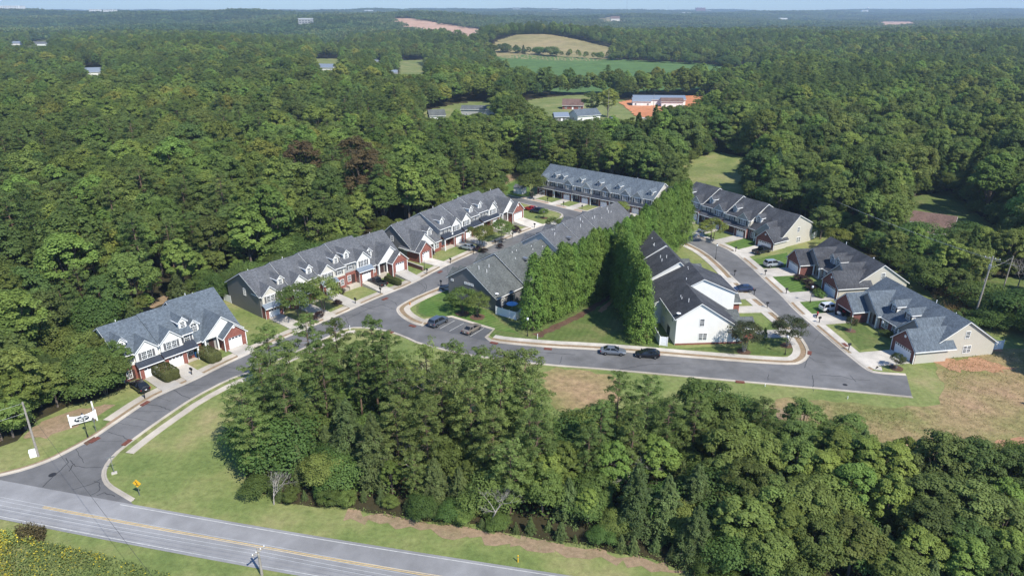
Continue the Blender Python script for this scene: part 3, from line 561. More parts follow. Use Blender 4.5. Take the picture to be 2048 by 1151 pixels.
def townhouse(root,W,mir,siding,gable,roof,shed,win='shutter_dark',full=False,ends=(0,0),D=12.9,zef=5.3,zr=8.75,steps=(1,1),gdoor=2.6,vents=1,brick_='brick_red'):
    MB.mx=W if mir else None
    if mir: ends=ends[::-1]; steps=steps[::-1]
    vr=D/2; sl=(zr-zef)/vr; main=(zef,sl)
    body(root,W,D,zef,zef,zr,vr,siding,roof,ends=steps)
    g0,g1=.3,4.1
    # first floor gable bump, its roof and twin window
    c=(g0+g1)/2; h=(g1-g0)/2; zg=zef-.1; zp=zg+h*.95; yb=(zp-zef)/sl
    m=MB(); m.prism([(g0,-.5,2.9),(g1,-.5,2.9),(g1,-.5,zg),(c,-.5,zp),(g0,-.5,zg)],(0,.7,0)); m.build('gable_wall',gable,root)
    gable_roof(root,'y',-.5,yb,c,h,h,zg,zg,zp,roof,ends=(1,0),t=.12,o_end=.28,o_eave=.22)
    window(root,c,-.5,3.55,1.75,1.35,'twin',shut=win)
    xr=(g1+W)/2
    window(root,xr,0,3.55,.95,1.45,shut=win)
    dormer(root,xr+.1,1.0,main,1.45,1.45,gable if gable!='siding_grey' else 'siding_white',roof)
    # lean-to roof, garage and recessed entry
    x1=W-.1 if full else g1+.35
    m=MB(); m.prism([(.05,-.45,3.42),(.05,-1.75,2.72),(.05,-1.75,2.60),(.05,-.45,3.30)],(x1-.05,0,0))
    if full: m.prism([(g1+.36,.02,3.42+.25),(g1+.36,-.45,3.42),(g1+.36,-.45,3.3),(g1+.36,.02,3.55)],(x1-g1-.36,0,0))
    if 'metal' in shed:
        k=.3
        while k<x1-.1: m.prism([(k,-.45,3.47),(k,-1.74,2.775),(k,-1.74,2.70),(k,-.45,3.40)],(.04,0,0)); k+=.45
    m.build('shed_roof',shed,root)
    m=MB(); m.box(.06,-1.83,2.56,x1-.01,-1.755,2.7); m.build('fascia','trim_white',root)
    a,b=c-gdoor/2,c+gdoor/2
    m=MB(); m.box(g0-.1,-1.4,-1.5,a,-.02,2.6); m.box(b,-1.4,-1.5,g1+.1,-.02,2.6); m.box(a,-1.4,2.16,b,-.02,2.6); m.box(g1+.101,-.06,-1.5,W-.06,.1,2.9); m.build('brick_wall',brick_,root)
    for xa in (g0-.16,g1+.105): m=MB(); m.box(xa,-1.43,-1.5,xa+.055,-1.3,2.6); m.build('corner_trim','trim_white',root)
    if full: m=MB(); post(m,W-.25,-1.5,-1.5,2.6); m.build('porch_post','trim_white',root)
    garage_door(root,c,-1.2,gdoor,2.15)
    m=MB(); xd=g1+.95; m.box(xd-.5,-.1,-.02,xd+.5,-.05,2.15); o=m.build('door','door_dark',root)
    window(root,W-1.0,-.06,.8,.8,1.3)
    m=MB(); m.box(g1+.2,-1.3,-1.5,W-.1,-.07,.02); m.build('porch_slab','concrete',root)
    if ends[0]: window(root,.015,D*.45,4.0,.75,1.45,rz=-R(90)); 
    if ends[1]: window(root,W-.015,D*.5,4.0,.75,1.45,rz=R(90)); window(root,W-.015,D*.45,1.0,1.5,1.4,'twin',rz=R(90))
    pipes(root,W,vr,zr,sl,vents)
    cx=c if MB.mx is None else W-c
    DR.append((root,cx,-1.4,gdoor+.5)); MB.mx=None
def ranch(root,W,mir,siding,roof,ends=(0,0),D=13.2,zef=2.8,zr=7.0,vr=6.6,zer=2.8,face='brick_red',dorm='siding_white',arch=True,gw=5.7,gout=2.5,gside=.9,steps=(1,1),open_=False,side=None,bigface='siding_white',dn=1,gdw=None):
    """one-and-a-half storey end unit: garage gable, larger porch gable behind it, dormer; garage on the right"""
    MB.mx=W if mir else None
    if mir: ends=ends[::-1]; steps=steps[::-1]
    sl=(zr-zef)/vr; main=(zef,sl)
    body(root,W,D,zef,zer,zr,vr,siding,roof,ends=steps)
    g1=W+gside; g0=g1-gw; c=(g0+g1)/2; gd=gdw or (4.4 if gw>5 else 2.7)
    wing(root,g0,g1,-gout,2.75,.92,main,face,roof,hollow=(c-gd/2,c+gd/2,2.2),side=side)
    b0,b1=g0-3.0,g0+4.6
    wing(root,b0,b1,-.9,2.95,.9,main,bigface,roof,zb=2.72,bw=.2)
    for xa in (.2,2.6): m=MB(); post(m,b0+xa,-.8,-1.5,2.72,.13); m.build('porch_post','trim_white',root)
    m=MB(); m.box(0.02,-.08,-1.5,b0-.01,.05,2.7); m.box(b0,1.3,-1.5,g0,1.4,2.7)
    m.box(b0,-.08,-1.5,b0+.1,-.02,2.7); m.build('brick_wall',face,root)
    m=MB(); m.box(b0,-.95,-1.5,g0,0,.03); m.build('porch_slab','concrete',root)
    m=MB(); m.box(b0+1.2,-.06,.03,b0+2.2,-.01,2.2); m.build('door','door_dark',root)
    if b0>1.6: window(root,b0/2,-.08,.8,min(1.6,b0*.55),1.5,'twin')
    for i in range(dn):
        xd=max(1.1,b0-.9-i*2.8) if b0>1.2 else 1.1
        dormer(root,xd,1.6,main,1.8,1.55,dorm,roof,'arch' if arch else 'dh',shut=None if arch else 'shutter_dark')
    if not open_: garage_door(root,c,-gout+.12,gd,2.2)
    else:
        m=MB(); m.box(c-gd/2-.05,-gout-.02,2.12,c+gd/2+.05,-gout+.05,2.25); m.build('door_track','trim_white',root)
    for x in (g0,g1): m=MB(); m.box(x-.07,-gout-.04,-1.5,x+.07,-gout+.1,2.7); m.build('corner_trim','trim_white',root)
    m=MB(); m.lathe([(.0,-.03),(.28,-.03),(.28,.03),(.0,.03)],(0,0,0),12); v=m.build('gable_vent','trim_white',root); v.rotation_euler=(R(90),0,0); v.location=((c if not mir else W-c),-gout-.02,4.2)
    if ends[0]: window(root,.015,D*.4,3.9,.8,1.3,rz=-R(90)); window(root,.015,D*.5,.9,1.5,1.35,'twin',rz=-R(90))
    if ends[1]: window(root,W-.015,D*.52,3.9,.8,1.3,rz=R(90)); window(root,W-.015,D*.56,.9,1.5,1.35,'twin',rz=R(90))
    pipes(root,W,vr,zr,sl,2)
    DR.append((root,c if not mir else W-c,-gout,gd+.9)); MB.mx=None
def place(p,ang,along,z=0):
    a=R(ang); return (p[0]+along*math.cos(a),p[1]+along*math.sin(a),z)
ORD=['first','second','third','fourth','fifth','sixth','seventh','eighth']
# row A: three units nearest the entrance
gA='townhouses in the pale roofed building by the entrance'
pA=(-66.9,106.3); aA=50.6
r=thing('townhouse','cream townhouse at the entrance end of the pale roofed trio, half behind a tree','townhouse',place(pA,aA,0,-.2),R(aA),gA); townhouse(r,6.5,True,'siding_white','siding_white','roof_blue','metal_slate',win='shutter_grey',ends=(1,0),steps=(1,1))
r=thing('townhouse','middle townhouse of the pale roofed trio with blue bin by its driveway','townhouse',place(pA,aA,6.5,0),R(aA),gA); townhouse(r,6.5,False,'siding_white','siding_white','roof_blue','metal_slate',win='shutter_grey',full=True,steps=(0,0))
r=thing('townhouse','brick fronted end unit of the pale roofed trio with arched dormer and garage gable','townhouse',place(pA,aA,13.0,.2),R(aA),gA); ranch(r,9.0,False,'siding_lightgrey','roof_blue',D=16,zr=8.6,zer=2.8,vr=8.2,gw=4.4,gside=-.2,gdw=2.7)
# row B: five units
gB='townhouses in the long grey roofed row left of the street'
pB=(-52.2,133.6); aB=49.7
lb=['grey sided end townhouse with shaded gable, left of the twin street trees','second townhouse in the long row, its front hidden by street trees','third townhouse in the long row, lean-to roof over a white garage','fourth townhouse in the long row, black pickup on its driveway']
for i in range(4):
    r=thing('townhouse',lb[i],'townhouse',place(pB,aB,7.2*i,-.3+.4*i),R(aB),gB)
    townhouse(r,7.2,i==3,'siding_grey' if i==0 else ('siding_taupe','siding_cream','siding_lightgrey')[i-1],'siding_cream' if i in(0,2) else 'siding_white','roof_grey','metal_blue',win='shutter_grey',ends=(i==0,0),steps=(1,1))
    if i in (2,): dish(r,3,9,7.2)
r=thing('townhouse','brick garage end unit closing the long grey roofed row, porch with white post','townhouse',place(pB,aB,28.8,1.0),R(aB),gB); ranch(r,9.5,False,'siding_taupe','roof_grey',zr=7.9,vr=6.4,D=12.9,gw=4.6,gside=-.1,gdw=2.7,zer=2.8); dish(r,4,10.5,5.2)
# row C: five units
gC='townhouses in the middle row on the left side of the street'
aC=55.2; pC=(-23.6,171.6)
r=thing('townhouse','brick garage unit with large arched dormer beside the black street lamp','townhouse',place(pC,aC,-3.0,.3),R(aC),gC); ranch(r,10.8,True,'siding_grey','roof_grey',ends=(1,0),zr=8.2,D=13.5,vr=6.8,gw=4.6,gside=.1,gdw=2.7)
lc=['townhouse with pale car on its drive and furniture on its porch','middle townhouse of the second row, garage behind the leafy street trees','townhouse between leafy street trees and the brick double garage unit']
for i in range(3):
    r=thing('townhouse',lc[i],'townhouse',place(pC,aC,7.8+8.4*i,.6+.35*i),R(aC),gC)
    townhouse(r,8.4,i!=1,'siding_lightgrey','siding_white','roof_grey','metal_slate',win='shutter_dark',full=True,steps=(1,1))
r=thing('townhouse','red brick double garage unit at the street bend, far end of the second row','townhouse',place(pC,aC,33.0,1.2),R(aC),gC); ranch(r,10.2,False,'siding_lightgrey','roof_grey',zr=7.6,D=13.2,gw=5.6,gside=.6,ends=(0,1))
# row D: six units across the top
gD='townhouses in the long row facing the street at the back'
aD=-40.5; pD=(9.6,240.2)
ld=['far row townhouse at the left end, partly behind a round tree','far row townhouse, second from the round tree','far row townhouse, third from the round tree','far row townhouse, fourth from the round tree','far row townhouse, fifth from the round tree, shrubs at its door','far row end townhouse with white side wall above the tall evergreens']
for i in range(6):
    r=thing('townhouse',ld[i],'townhouse',place(pD,aD,7.45*i,0),R(aD),gD)
    townhouse(r,7.45,i!=0 and i!=5,('siding_beige','siding_white','siding_white','siding_taupe','siding_beige','siding_beige')[i],('siding_lightgrey','siding_lightgrey','siding_cream','siding_taupe','siding_lightgrey','siding_beige')[i],'roof_blue','metal_slate' if i%2 else 'roof_charcoal',full=True,ends=(0,i==5),steps=(i==0,i==5),zr=9.2,brick_='brick_dark',vents=1)
r=thing('house_wing','low dark roofed wing joined to the white end of the far row','house wing',place(pD,aD,44.75,0),R(aD)); body(r,4.2,12.5,3.0,5.0,7.8,8.5,'siding_white','roof_charcoal',ends=(0,1)); pipes(r,4,8.5,7.8,.5,1)
# row E: upper right
gE='townhouses in the stepped row right of the tall evergreens'
aE=-57.5; pE=(52.2,211.2)
le=['stepped row townhouse at the far end beside the evergreens, wide double garage','stepped row townhouse behind the yellowish street tree','stepped row townhouse with single garage and white side wall']
for i in range(3):
    r=thing('townhouse',le[i],'townhouse',place(pE,aE,9.0*i,.9-.45*i),R(aE),gE)
    townhouse(r,9.0,True,'siding_beige','siding_lightgrey','roof_dark','roof_charcoal',full=True,ends=(0,1),zr=9.0,zef=5.3,gdoor=3.2 if i==0 else 2.7,brick_='brick_dark'); 
    if i==1: dish(r,5,9,7.6)
r=thing('townhouse','stepped row end unit with dark brick garage gable and bright beige side wall','townhouse',place(pE,aE,27.2,-.3),R(aE),gE); ranch(r,10.5,False,'siding_beige','roof_dark',ends=(0,1),zr=8.6,vr=6.2,D=12.8,zer=5.4,zef=3.6,face='brick_dark',gw=5.8,gside=.3,gout=3.6,side='siding_beige',bigface='siding_lightgrey')
# pairs F and G on the right
gF='paired one storey homes on the right side of the street'
for (p,a,rf,nm,op,z0,wl) in (((72.7,164.9),-81,'roof_dark','dark roofed',False,.2,'siding_beige'),((72.85,137.3),-80.0,'roof_blue','blue grey roofed',True,0,'siding_beige')):
    WL=11.6 if op else 10.4
    l0=('dark roofed home with grey wagon parked at its far garage','blue grey roofed home with open garage and white car on its drive')[op]
    l1=('dark roofed home with dark red shrubs by its porch, nearer half of the pair','blue grey roofed end home with wide driveway and tall beige side wall')[op]
    r=thing('house',l0,'house',place(p,a,0,z0),R(a),gF); ranch(r,WL,True,wl,rf,zr=7.2,vr=6.6,D=13.2,face='brick_dark',arch=not op,gside=.2,gout=4.2,gw=5.9,open_=op,dorm='siding_white',bigface='siding_taupe',steps=(1,0),ends=(0,0))
    r=thing('house',l1,'house',place(p,a,WL,z0),R(a),gF); ranch(r,WL-.4,False,wl,rf,ends=(0,1),zr=7.2,vr=6.6,D=13.2,face='brick_dark',arch=not op,gside=.9,gout=4.2,gw=6.0,dorm='siding_white',side=wl,bigface='siding_taupe',steps=(0,1))
# row H: backs towards the tall evergreens
gH='townhouses in the row backing onto the tall evergreens'
aH=231.5; P0=(-14.2,145.6); uH=(math.cos(R(51.5)),math.sin(R(51.5)))
lh=['grey gabled corner home beside the parking bay lawn','second home from the corner, shaded gable above the corner roof','third home from the corner with greenish lower roof','fourth home from the corner, pale sunlit gable above the green roof','fifth home from the corner, backing on the evergreens','sixth home from the corner, backing on the evergreens','last home of the evergreen row, near the far street bend']
Ws=[9.4,9.2,8.4,9.2,8.8,8.6,9.0]; al=0
for i in range(7):
    al+=Ws[i]; z0=(0,.7,-.6,1.3,1.7,1.9,1.4)[i]
    p=(P0[0]+uH[0]*al,P0[1]+uH[1]*al,z0)
    r=thing('townhouse',lh[i],'townhouse',p,R(aH),gH)
    W=Ws[i]; wl='siding_grey' if i in (0,) else ('siding_lightgrey' if i!=3 else 'siding_cream')
    ro=('roof_green','roof_green','roof_green','roof_grey','roof_grey','roof_grey','roof_grey')[i]
    zf,zr_=(4.8,8.3)
    body(r,W,13.8,zf,3.2,zr_,5.8,wl,ro,ends=(1,1))
    main=(zf,(zr_-zf)/5.8)
    wing(r,.4,5.0,-2.4,2.8,.85,main,'brick_dark',ro,back=1.0,hollow=(1.3,4.1,2.2)); garage_door(r,2.7,-2.28,2.8,2.2)
    wing(r,5.2,8.2,-.9,4.6,.9,main,'siding_cream',ro,zb=2.6)
    DR.append((r,2.7,-2.4,3.4))
    m=MB(); m.box(W*.3,13.81,.1,W*.3+1.8,13.86,2.1); m.build('patio_door','glass',r)
    window(r,W*.75,13.8,.9,1.0,1.3,rz=R(180))
    pipes(r,W,5.8,zr_,.64,3)
    if i==0:
        for k,(y,n) in enumerate(((1.2,1),(5.2,3))):
            for q in range(n): window(r,W-.015,y+q*.95,4.1-(.0 if n==1 else -.2),.6,.35,rz=R(90))
        dish(r,W-.6,13.7,3.3); m=MB(); m.box(W-.9,13.3,-.5,W-.1,13.6,.9)
    if i in (1,3): 
        m=MB(); m.box(3,9.4,zr_-2.2,3.9,10.6,zr_-1.75); m.build('roof_vent','metal_grey',r)
# row I: right of the evergreens, backs and white end wall in view
gI='townhouses in the white walled row between evergreens and right street'
aI=94.; pI=(44.6,121.9); uI=(math.cos(R(aI)),math.sin(R(aI)))
li=['white end townhouse with bright blank side wall above the corner lawn','second white townhouse of the row, pale gable over the end roof','third white townhouse of the row with long dark roof','fourth white townhouse, farthest of the row against the evergreens']
spec=[(10.2,0,13.4,2.8,5.7,8.6,8.9,0),(9.4,-1.6,16.6,6.3,4.4,9.3,6.8,.2),(9.8,.4,13.6,2.9,5.7,9.6,7.0,.3),(11.0,.8,13.6,2.9,5.7,9.9,7.0,.5)]
al=0
for i,(W,yo,D,zf,ze,zr_,vr,z0) in enumerate(spec):
    v=(-math.sin(R(aI)),math.cos(R(aI))); p=(pI[0]+uI[0]*al+v[0]*yo,pI[1]+uI[1]*al+v[1]*yo,z0); al+=W
    r=thing('townhouse',li[i],'townhouse',p,R(aI),gI)
    body(r,W,D,zf,ze,zr_,vr,'siding_white','roof_dark',ends=(1,1))
    m=MB(); m.box(-.02,.05,-1.5,.5,D-.05,.35) if i==0 else None
    if m.v: m.build('brick_base','brick_red',r)
    main=(zf,(zr_-zf)/vr)
    x0=1.2 if i!=1 else 3.2
    wing(r,x0,x0+4.4,-2.6,2.7,.55,(2.7,.7),'brick_red','roof_green',back=3.2 if i!=1 else .5,hollow=(x0+.8,x0+3.6,2.2)); garage_door(r,x0+2.2,-2.48,2.8,2.2)
    wing(r,x0+4.6,x0+4.6+3.0,-1.0,3.0,.55,(2.7,.7),'siding_white','roof_green',back=3.0 if i!=1 else .5)
    DR.append((r,x0+2.2,-2.6,3.4))
    if i==0: window(r,0.015,D*.63,3.9,.8,1.45,rz=-R(90)); window(r,0.015,D*.6,.95,1.5,1.4,'twin',rz=-R(90))
    for x in (W*.25,W*.7): window(r,x,D,3.9,.9,1.3,rz=R(180))
    m=MB(); m.box(W*.35,D+.01,.1,W*.35+1.8,D+.05,2.1); m.build('patio_door','glass',r); window(r,W*.8,D,.9,1.2,1.4,'twin',rz=R(180))
    pipes(r,W,vr,zr_,.62,3)
    dish(r,.4,D-.3,ze+.2) if i!=1 else None
# driveways: concrete aprons from each garage to its kerb
KERBS=[KL,KLC,KT,KIb,KIh,HL,TOPIN]
def hit(o,d,best=40):
    for L in KERBS:
        for a,b in zip(L,L[1:]):
            ex,ey=b[0]-a[0],b[1]-a[1]; den=d[0]*ey-d[1]*ex
            if abs(den)<1e-9: continue
            t=((a[0]-o[0])*ey-(a[1]-o[1])*ex)/den; u=((a[0]-o[0])*d[1]-(a[1]-o[1])*d[0])/den
            if 0<=u<=1 and .3<t<best: best=t
    return best
for root,x,yf,w in DR:
    a=root.rotation_euler.z; ca,sa=math.cos(a),math.sin(a); f=lambda u,v:(root.location.x+u*ca-v*sa,root.location.y+u*sa+v*ca)
    d=(sa,-ca); t0=min(hit(f(x-w/2,yf),d),26); t1=min(hit(f(x+w/2,yf),d),26)
    if t0>25 or t1>25: t0=t1=min(t0,t1,12)
    sp=.5; mb=MB(); P_=[f(x-w/2,yf+.9),f(x+w/2,yf+.9),f(x+w/2,yf-t1+1.0),f(x+w/2+sp,yf-t1+.1),f(x-w/2-sp,yf-t0+.1),f(x-w/2,yf-t0+1.0)]
    zt=.155; z0=max(.1,root.location.z)
    zs=[max(zt,z0),max(zt,z0),zt,.05,.05,zt]
    mb.add([(px,py,z) for (px,py),z in zip(P_,zs)]+[(px,py,-.2) for px,py in P_],[(0,5,2,1),(5,4,3,2)]+[(i,(i+1)%6,6+(i+1)%6,6+i) for i in range(6)])
    mb.build('driveway',rng.choice(('concrete_drive','concrete_pale')),kind='structure')
# ---------------------------------------------------------------- vegetation: each kind is grown once, copies share its mesh
NR=np.random.default_rng(11)
def unit_vecs(n):
    v=NR.normal(size=(n,3)); return v/np.linalg.norm(v,axis=1,keepdims=True)
def leaf_mesh(name,pos,nrm,length,width,tint,mat,axis=None):
    """one bent diamond leaf (two triangles) per position"""
    n=len(pos); nrm=nrm/np.linalg.norm(nrm,axis=1,keepdims=True)
    a=unit_vecs(n) if axis is None else axis
    u=a-(a*nrm).sum(1,keepdims=True)*nrm; u/=np.maximum(np.linalg.norm(u,axis=1,keepdims=True),1e-6); w=np.cross(nrm,u)
    L=(length if np.ndim(length) else np.full(n,length))[:,None]; Wd=(width if np.ndim(width) else np.full(n,width))[:,None]
    v=np.empty((n,4,3)); v[:,0]=pos-u*L*.5; v[:,1]=pos+w*Wd*.5+nrm*Wd*.12; v[:,2]=pos+u*L*.5; v[:,3]=pos-w*Wd*.5+nrm*Wd*.12
    me=bpy.data.meshes.new(name); me.vertices.add(n*4); me.loops.add(n*4); me.polygons.add(n)
    me.vertices.foreach_set('co',v.reshape(-1).astype(np.float32)); me.loops.foreach_set('vertex_index',np.arange(n*4,dtype=np.int32))
    me.polygons.foreach_set('loop_start',np.arange(0,n*4,4,dtype=np.int32)); me.polygons.foreach_set('loop_total',np.full(n,4,dtype=np.int32))
    at=me.attributes.new('tint','FLOAT','POINT'); at.data.foreach_set('value',np.repeat(np.clip(tint,0,1),4).astype(np.float32))
    me.materials.append(M[mat]); me.update(); return me
def clumps_to_leaves(C,Rc,n,up=.5,jit=.6,flat_=.75,low=-.35):
    """scatter n leaves over the upper shell of each clump"""
    k=len(C); d=unit_vecs(k*n); d[:,2]=np.where(d[:,2]<low,-d[:,2],d[:,2])
    idx=np.repeat(np.arange(k),n); r=Rc[idx]*(NR.uniform(.55,1.08,k*n))
    p=C[idx]+d*r[:,None]*np.array([1,1,flat_]); nr=d+np.array([0,0,up])+NR.normal(size=(k*n,3))*jit*.5
    tint=NR.uniform(.15,.85,k)[idx]*.6+NR.uniform(0,.4,k*n); return p,nr,tint
def broad(name,mat,H,Rr,nc,n,L,base=.28,shape=1.0,rc=(.75,1.35),topflat=.0,egg=.0):
    d=unit_vecs(nc); d[:,2]=np.abs(d[:,2])*NR.choice([1,1,1,-.55],nc); rr=NR.uniform(.62,1.0,nc)**.6
    h=H*(1-base); zc=H*base+h*.48
    C=d*rr[:,None]*np.array([Rr,Rr,h*.5*shape]); lob=1+.16*np.sin(3*np.arctan2(d[:,1],d[:,0])+NR.uniform(0,6))+.1*np.sin(5*np.arctan2(d[:,1],d[:,0])+NR.uniform(0,6))
    C[:,:2]*=lob[:,None]; C[:,:2]*=(1-egg*np.clip(C[:,2:3]/(h*.5),-1,1)); C[:,2]+=zc
    Rc=NR.uniform(rc[0],rc[1],nc)*Rr/4.5
    p,nr,t=clumps_to_leaves(C,Rc,n)
    cen=np.array([0,0,zc]); nr+=.35*(p-cen)/np.linalg.norm(p-cen,axis=1,keepdims=True)
    Ls=L*NR.uniform(.6,1.3,len(p)); me=leaf_mesh('crown',p,nr,Ls,Ls*.75,t,mat)
    m=MB(); r0=.022*H*.75; m.tube((0,0,-.3),(0,0,H*base),r0*1.25,r0*.85,8,caps=False)
    m.tube((0,0,H*base),(.2,.1,H*.7),r0*.85,r0*.3,6,caps=False)
    for c in C[NR.choice(nc,min(14,nc),replace=False)]: m.tube((0,0,H*base*NR.uniform(.8,1.5)),tuple(c),r0*.38,r0*.08,5,caps=False)
    return me,m
def pine(name,mat,H,Rr,n=34,tuft=34,base=.32,L=.42,gap=.0,droop=.12,crown_round=False):
    m=MB(); m.tube((0,0,-.3),(0,0,H*.55),H*.014,H*.009,7,caps=False); m.tube((0,0,H*.55),(.1,.05,H*.98),H*.009,.03,6,caps=False)
    C=[];Rc=[]
    for b in range(n):
        f=(b+.5)/n; z=H*(base+(1-base)*f**.9); a=b*2.4+NR.uniform(-.4,.4)
        prof=(1-f)**.65*.9+.13 if not crown_round else math.sqrt(max(.05,1-(2*f-.75)**2*.55))
        if f<.12: prof*=.55
        ln=Rr*prof*NR.uniform(.65,1.12)
        e=np.array([math.cos(a)*ln,math.sin(a)*ln,z+ln*(.18-droop*NR.uniform(0,2))])
        m.tube((0,0,z),tuple(e),.05,.012,4,caps=False)
        k=max(2,int(ln/.75)); 
        for q in range(k):
            s=.35+.65*(q+1)/k; c=np.array([0,0,z])*(1-s)+e*s+NR.normal(size=3)*.22; C.append(c); Rc.append(NR.uniform(.45,.78)*(Rr/3.2)**.5)
    for q in range(5): C.append(np.array([NR.normal()*.25,NR.normal()*.25,H*(.95+.05*q/4)])); Rc.append(.5)
    C=np.array(C);Rc=np.array(Rc)
    p,nr,t=clumps_to_leaves(C,Rc,tuft,up=.7,jit=1.0,flat_=.6,low=-.15)
    idx=np.repeat(np.arange(len(C)),tuft); ax=p-C[idx]+np.array([0,0,.25])+NR.normal(size=p.shape)*.15
    Ls=L*NR.uniform(.7,1.3,len(p)); return leaf_mesh('crown',p,nr,Ls,Ls*.36,t,mat,ax),m
def cedar(name,mat,H,Rr,n=120,per=70,L=.34,base=.06,sag=.35,pw=.8):
    m=MB(); m.tube((0,0,-.3),(0,0,H*.97),H*.016,.02,7,caps=False); P_=[];A=[];T=[];Nn=[]
    for b in range(n):
        f=(b+.5)/n; z=H*(base+(1-base)*f); a=b*2.4+NR.uniform(-.5,.5); ln=Rr*((1-f)**pw*.95+.07)*NR.uniform(.6,1.15); dr=np.array([math.cos(a),math.sin(a),0]); sd_=np.array([-dr[1],dr[0],0])
        if b%2==0: m.tube((0,0,z),tuple(dr*ln*.9+np.array([0,0,z+ln*.12])),.035,.01,4,caps=False)
        s=NR.uniform(.2,1.0,per)**.7; wd=(1-s)*.5+.18
        q=dr*(s*ln)[:,None]+sd_*(NR.normal(size=per)*wd*ln*.42)[:,None]; q[:,2]=z+ln*(.35*s-sag*s**2*1.5)+NR.normal(size=per)*.12
        P_.append(q); ax=dr[None,:]+sd_[None,:]*NR.normal(size=(per,1))*.7+np.array([0,0,-.15]); A.append(ax); T.append(np.full(per,NR.uniform(.1,.7))+NR.uniform(0,.3,per)); Nn.append(np.array([0,0,1.])+dr*.35+NR.normal(size=(per,3))*.35)
    p=np.concatenate(P_); Ls=L*NR.uniform(.7,1.4,len(p)); return leaf_mesh('crown',p,np.concatenate(Nn),Ls,Ls*.42,np.concatenate(T),mat,np.concatenate(A)),m
def columnar(name,mat,H,Rr,nc=170,n=56,L=.34,pw=2.0):
    f=NR.uniform(0,1,nc)**.85; a=NR.uniform(0,2*math.pi,nc); r=Rr*np.clip((1-f**pw),.0,1)**.75*np.clip(.62+f*2.2,0,1)*NR.uniform(.72,1.0,nc)
    lean=.35; C=np.stack([np.cos(a)*r,np.sin(a)*r,.35+f*(H-.8)],1)
    k=nc; t=NR.uniform(0,1,(k,n)); ln=NR.uniform(.9,1.7,k)[:,None]; out=np.stack([np.cos(a),np.sin(a),np.zeros(k)],1)
    w=.34*(1-t**1.5)+.06
    p=C[:,None,:]+np.stack([NR.normal(size=(k,n))*w,NR.normal(size=(k,n))*w,(t-.35)*ln],2)+out[:,None,:]*(.18*np.sin(t*2.6))[:,:,None]
    nr=out[:,None,:]*1.0+np.array([0,0,.5])+NR.normal(size=(k,n,3))*.45; ax=np.array([0,0,1.])+out[:,None,:]*.35+NR.normal(size=(k,n,3))*.35
    tint=np.repeat(NR.uniform(.1,.7,k),n)+NR.uniform(0,.3,k*n); p=p.reshape(-1,3); Ls=L*NR.uniform(.7,1.3,k*n)
    m=MB(); m.tube((0,0,-.3),(0,0,H*.9),.16,.03,6,caps=False)
    return leaf_mesh('crown',p,nr.reshape(-1,3),Ls,Ls*.5,tint,mat,ax.reshape(-1,3)),m
def bare(H,Rr,mat,seed=1,depth=5):
    m=MB(); r_=random.Random(seed)
    def go(p,d,l,r,k):
        e=p+d*l; m.tube(tuple(p),tuple(e),r,r*.65,5 if k>2 else 3,caps=False)
        if k==0: return
        for _ in range(r_.choice((2,3,3))):
            nd=(d+Vector((r_.uniform(-1,1),r_.uniform(-1,1),r_.uniform(-.35,.8)))*.75).normalized(); go(e,nd,l*r_.uniform(.62,.85),r*.6,k-1)
    go(Vector((0,0,-.2)),Vector((.05,0,1)),H*.27,H*.016,depth); return m
def myrtle(mat,H,Rr,nc=46,n=80,L=.22):
    me,_=broad('c',mat,H,Rr,nc,n,L,base=.3,rc=(.9,1.5),shape=.95)
    m=MB()
    for k in range(4):
        a=k*1.6+.3; m.tube((math.cos(a)*.12,math.sin(a)*.12,-.2),(math.cos(a)*.55,math.sin(a)*.55,H*.45),.07,.05,6,caps=False); m.tube((math.cos(a)*.55,math.sin(a)*.55,H*.45),(math.cos(a)*Rr*.5,math.sin(a)*Rr*.5,H*.75),.05,.02,5,caps=False)
    return me,m
PROTO={}
def reg(key,cm,bark,H):
    me,m=cm; tm=m.mesh('trunk',[bark],True,False) if isinstance(m,MB) else m; PROTO[key]=(me,tm,H)
for i in range(3): reg(('oak',i),broad('oak','leaf_oak',16,(4.6,5.2,4.2)[i],86,105,.46,base=.22),'bark',16)
for i in range(3): reg(('maple',i),broad('maple','leaf_maple',17,(4.2,4.8,3.8)[i],82,105,.44,base=.22,egg=.25),'bark',17)
for i in range(2): reg(('dark',i),broad('dark','leaf_dark',16,5.0,80,110,.46,base=.15),'bark',16)
reg(('yellow',0),broad('yellow','leaf_yellow',15,4.2,76,100,.42,base=.2),'bark',15)
reg(('rust',0),broad('rust','leaf_rust',14,4.4,70,100,.4,base=.2),'bark',14)
for i in range(3): reg(('pine',i),pine('pine','leaf_pine',17,(3.6,3.2,4.0)[i],n=(46,42,50)[i],tuft=60,base=(.3,.36,.22)[i],L=.36,crown_round=i>0),'bark_pine',17)
for i in range(2): reg(('olive',i),pine('olive','leaf_pine_olive',15,(3.6,3.9)[i],n=56,tuft=62,base=.14,L=.34,crown_round=True),'bark_pine',15)
for i in range(2): reg(('cedar',i),cedar('cedar','leaf_cedar',11,(3.1,3.6)[i],n=150,per=110,L=.27),'bark',11)
reg(('deodar',0),cedar('deodar','leaf_bluegreen',18,6.0,n=110,per=120,L=.45,sag=.22,pw=.9),'bark',18)
reg(('spruce',0),cedar('spruce','leaf_dark',15,3.2,n=140,per=70,L=.36,sag=.3),'bark',15)
for i in range(3): reg(('cypress',i),columnar('cypress','leaf_cypress',16,(2.3,2.45,2.15)[i],nc=220,n=62,L=.28,pw=1.15),'bark',16)
for i in range(2): reg(('myrtle',i),myrtle('leaf_myrtle',5.5,2.7,60,110,.2),'bark_pale',5.5)
for i in range(2): reg(('street',i),myrtle('leaf_oak',6.5,3.3,54,90,.26),'bark',6.5)
reg(('streety',0),myrtle('leaf_yellow',6,3.0,50,90,.25),'bark',6)
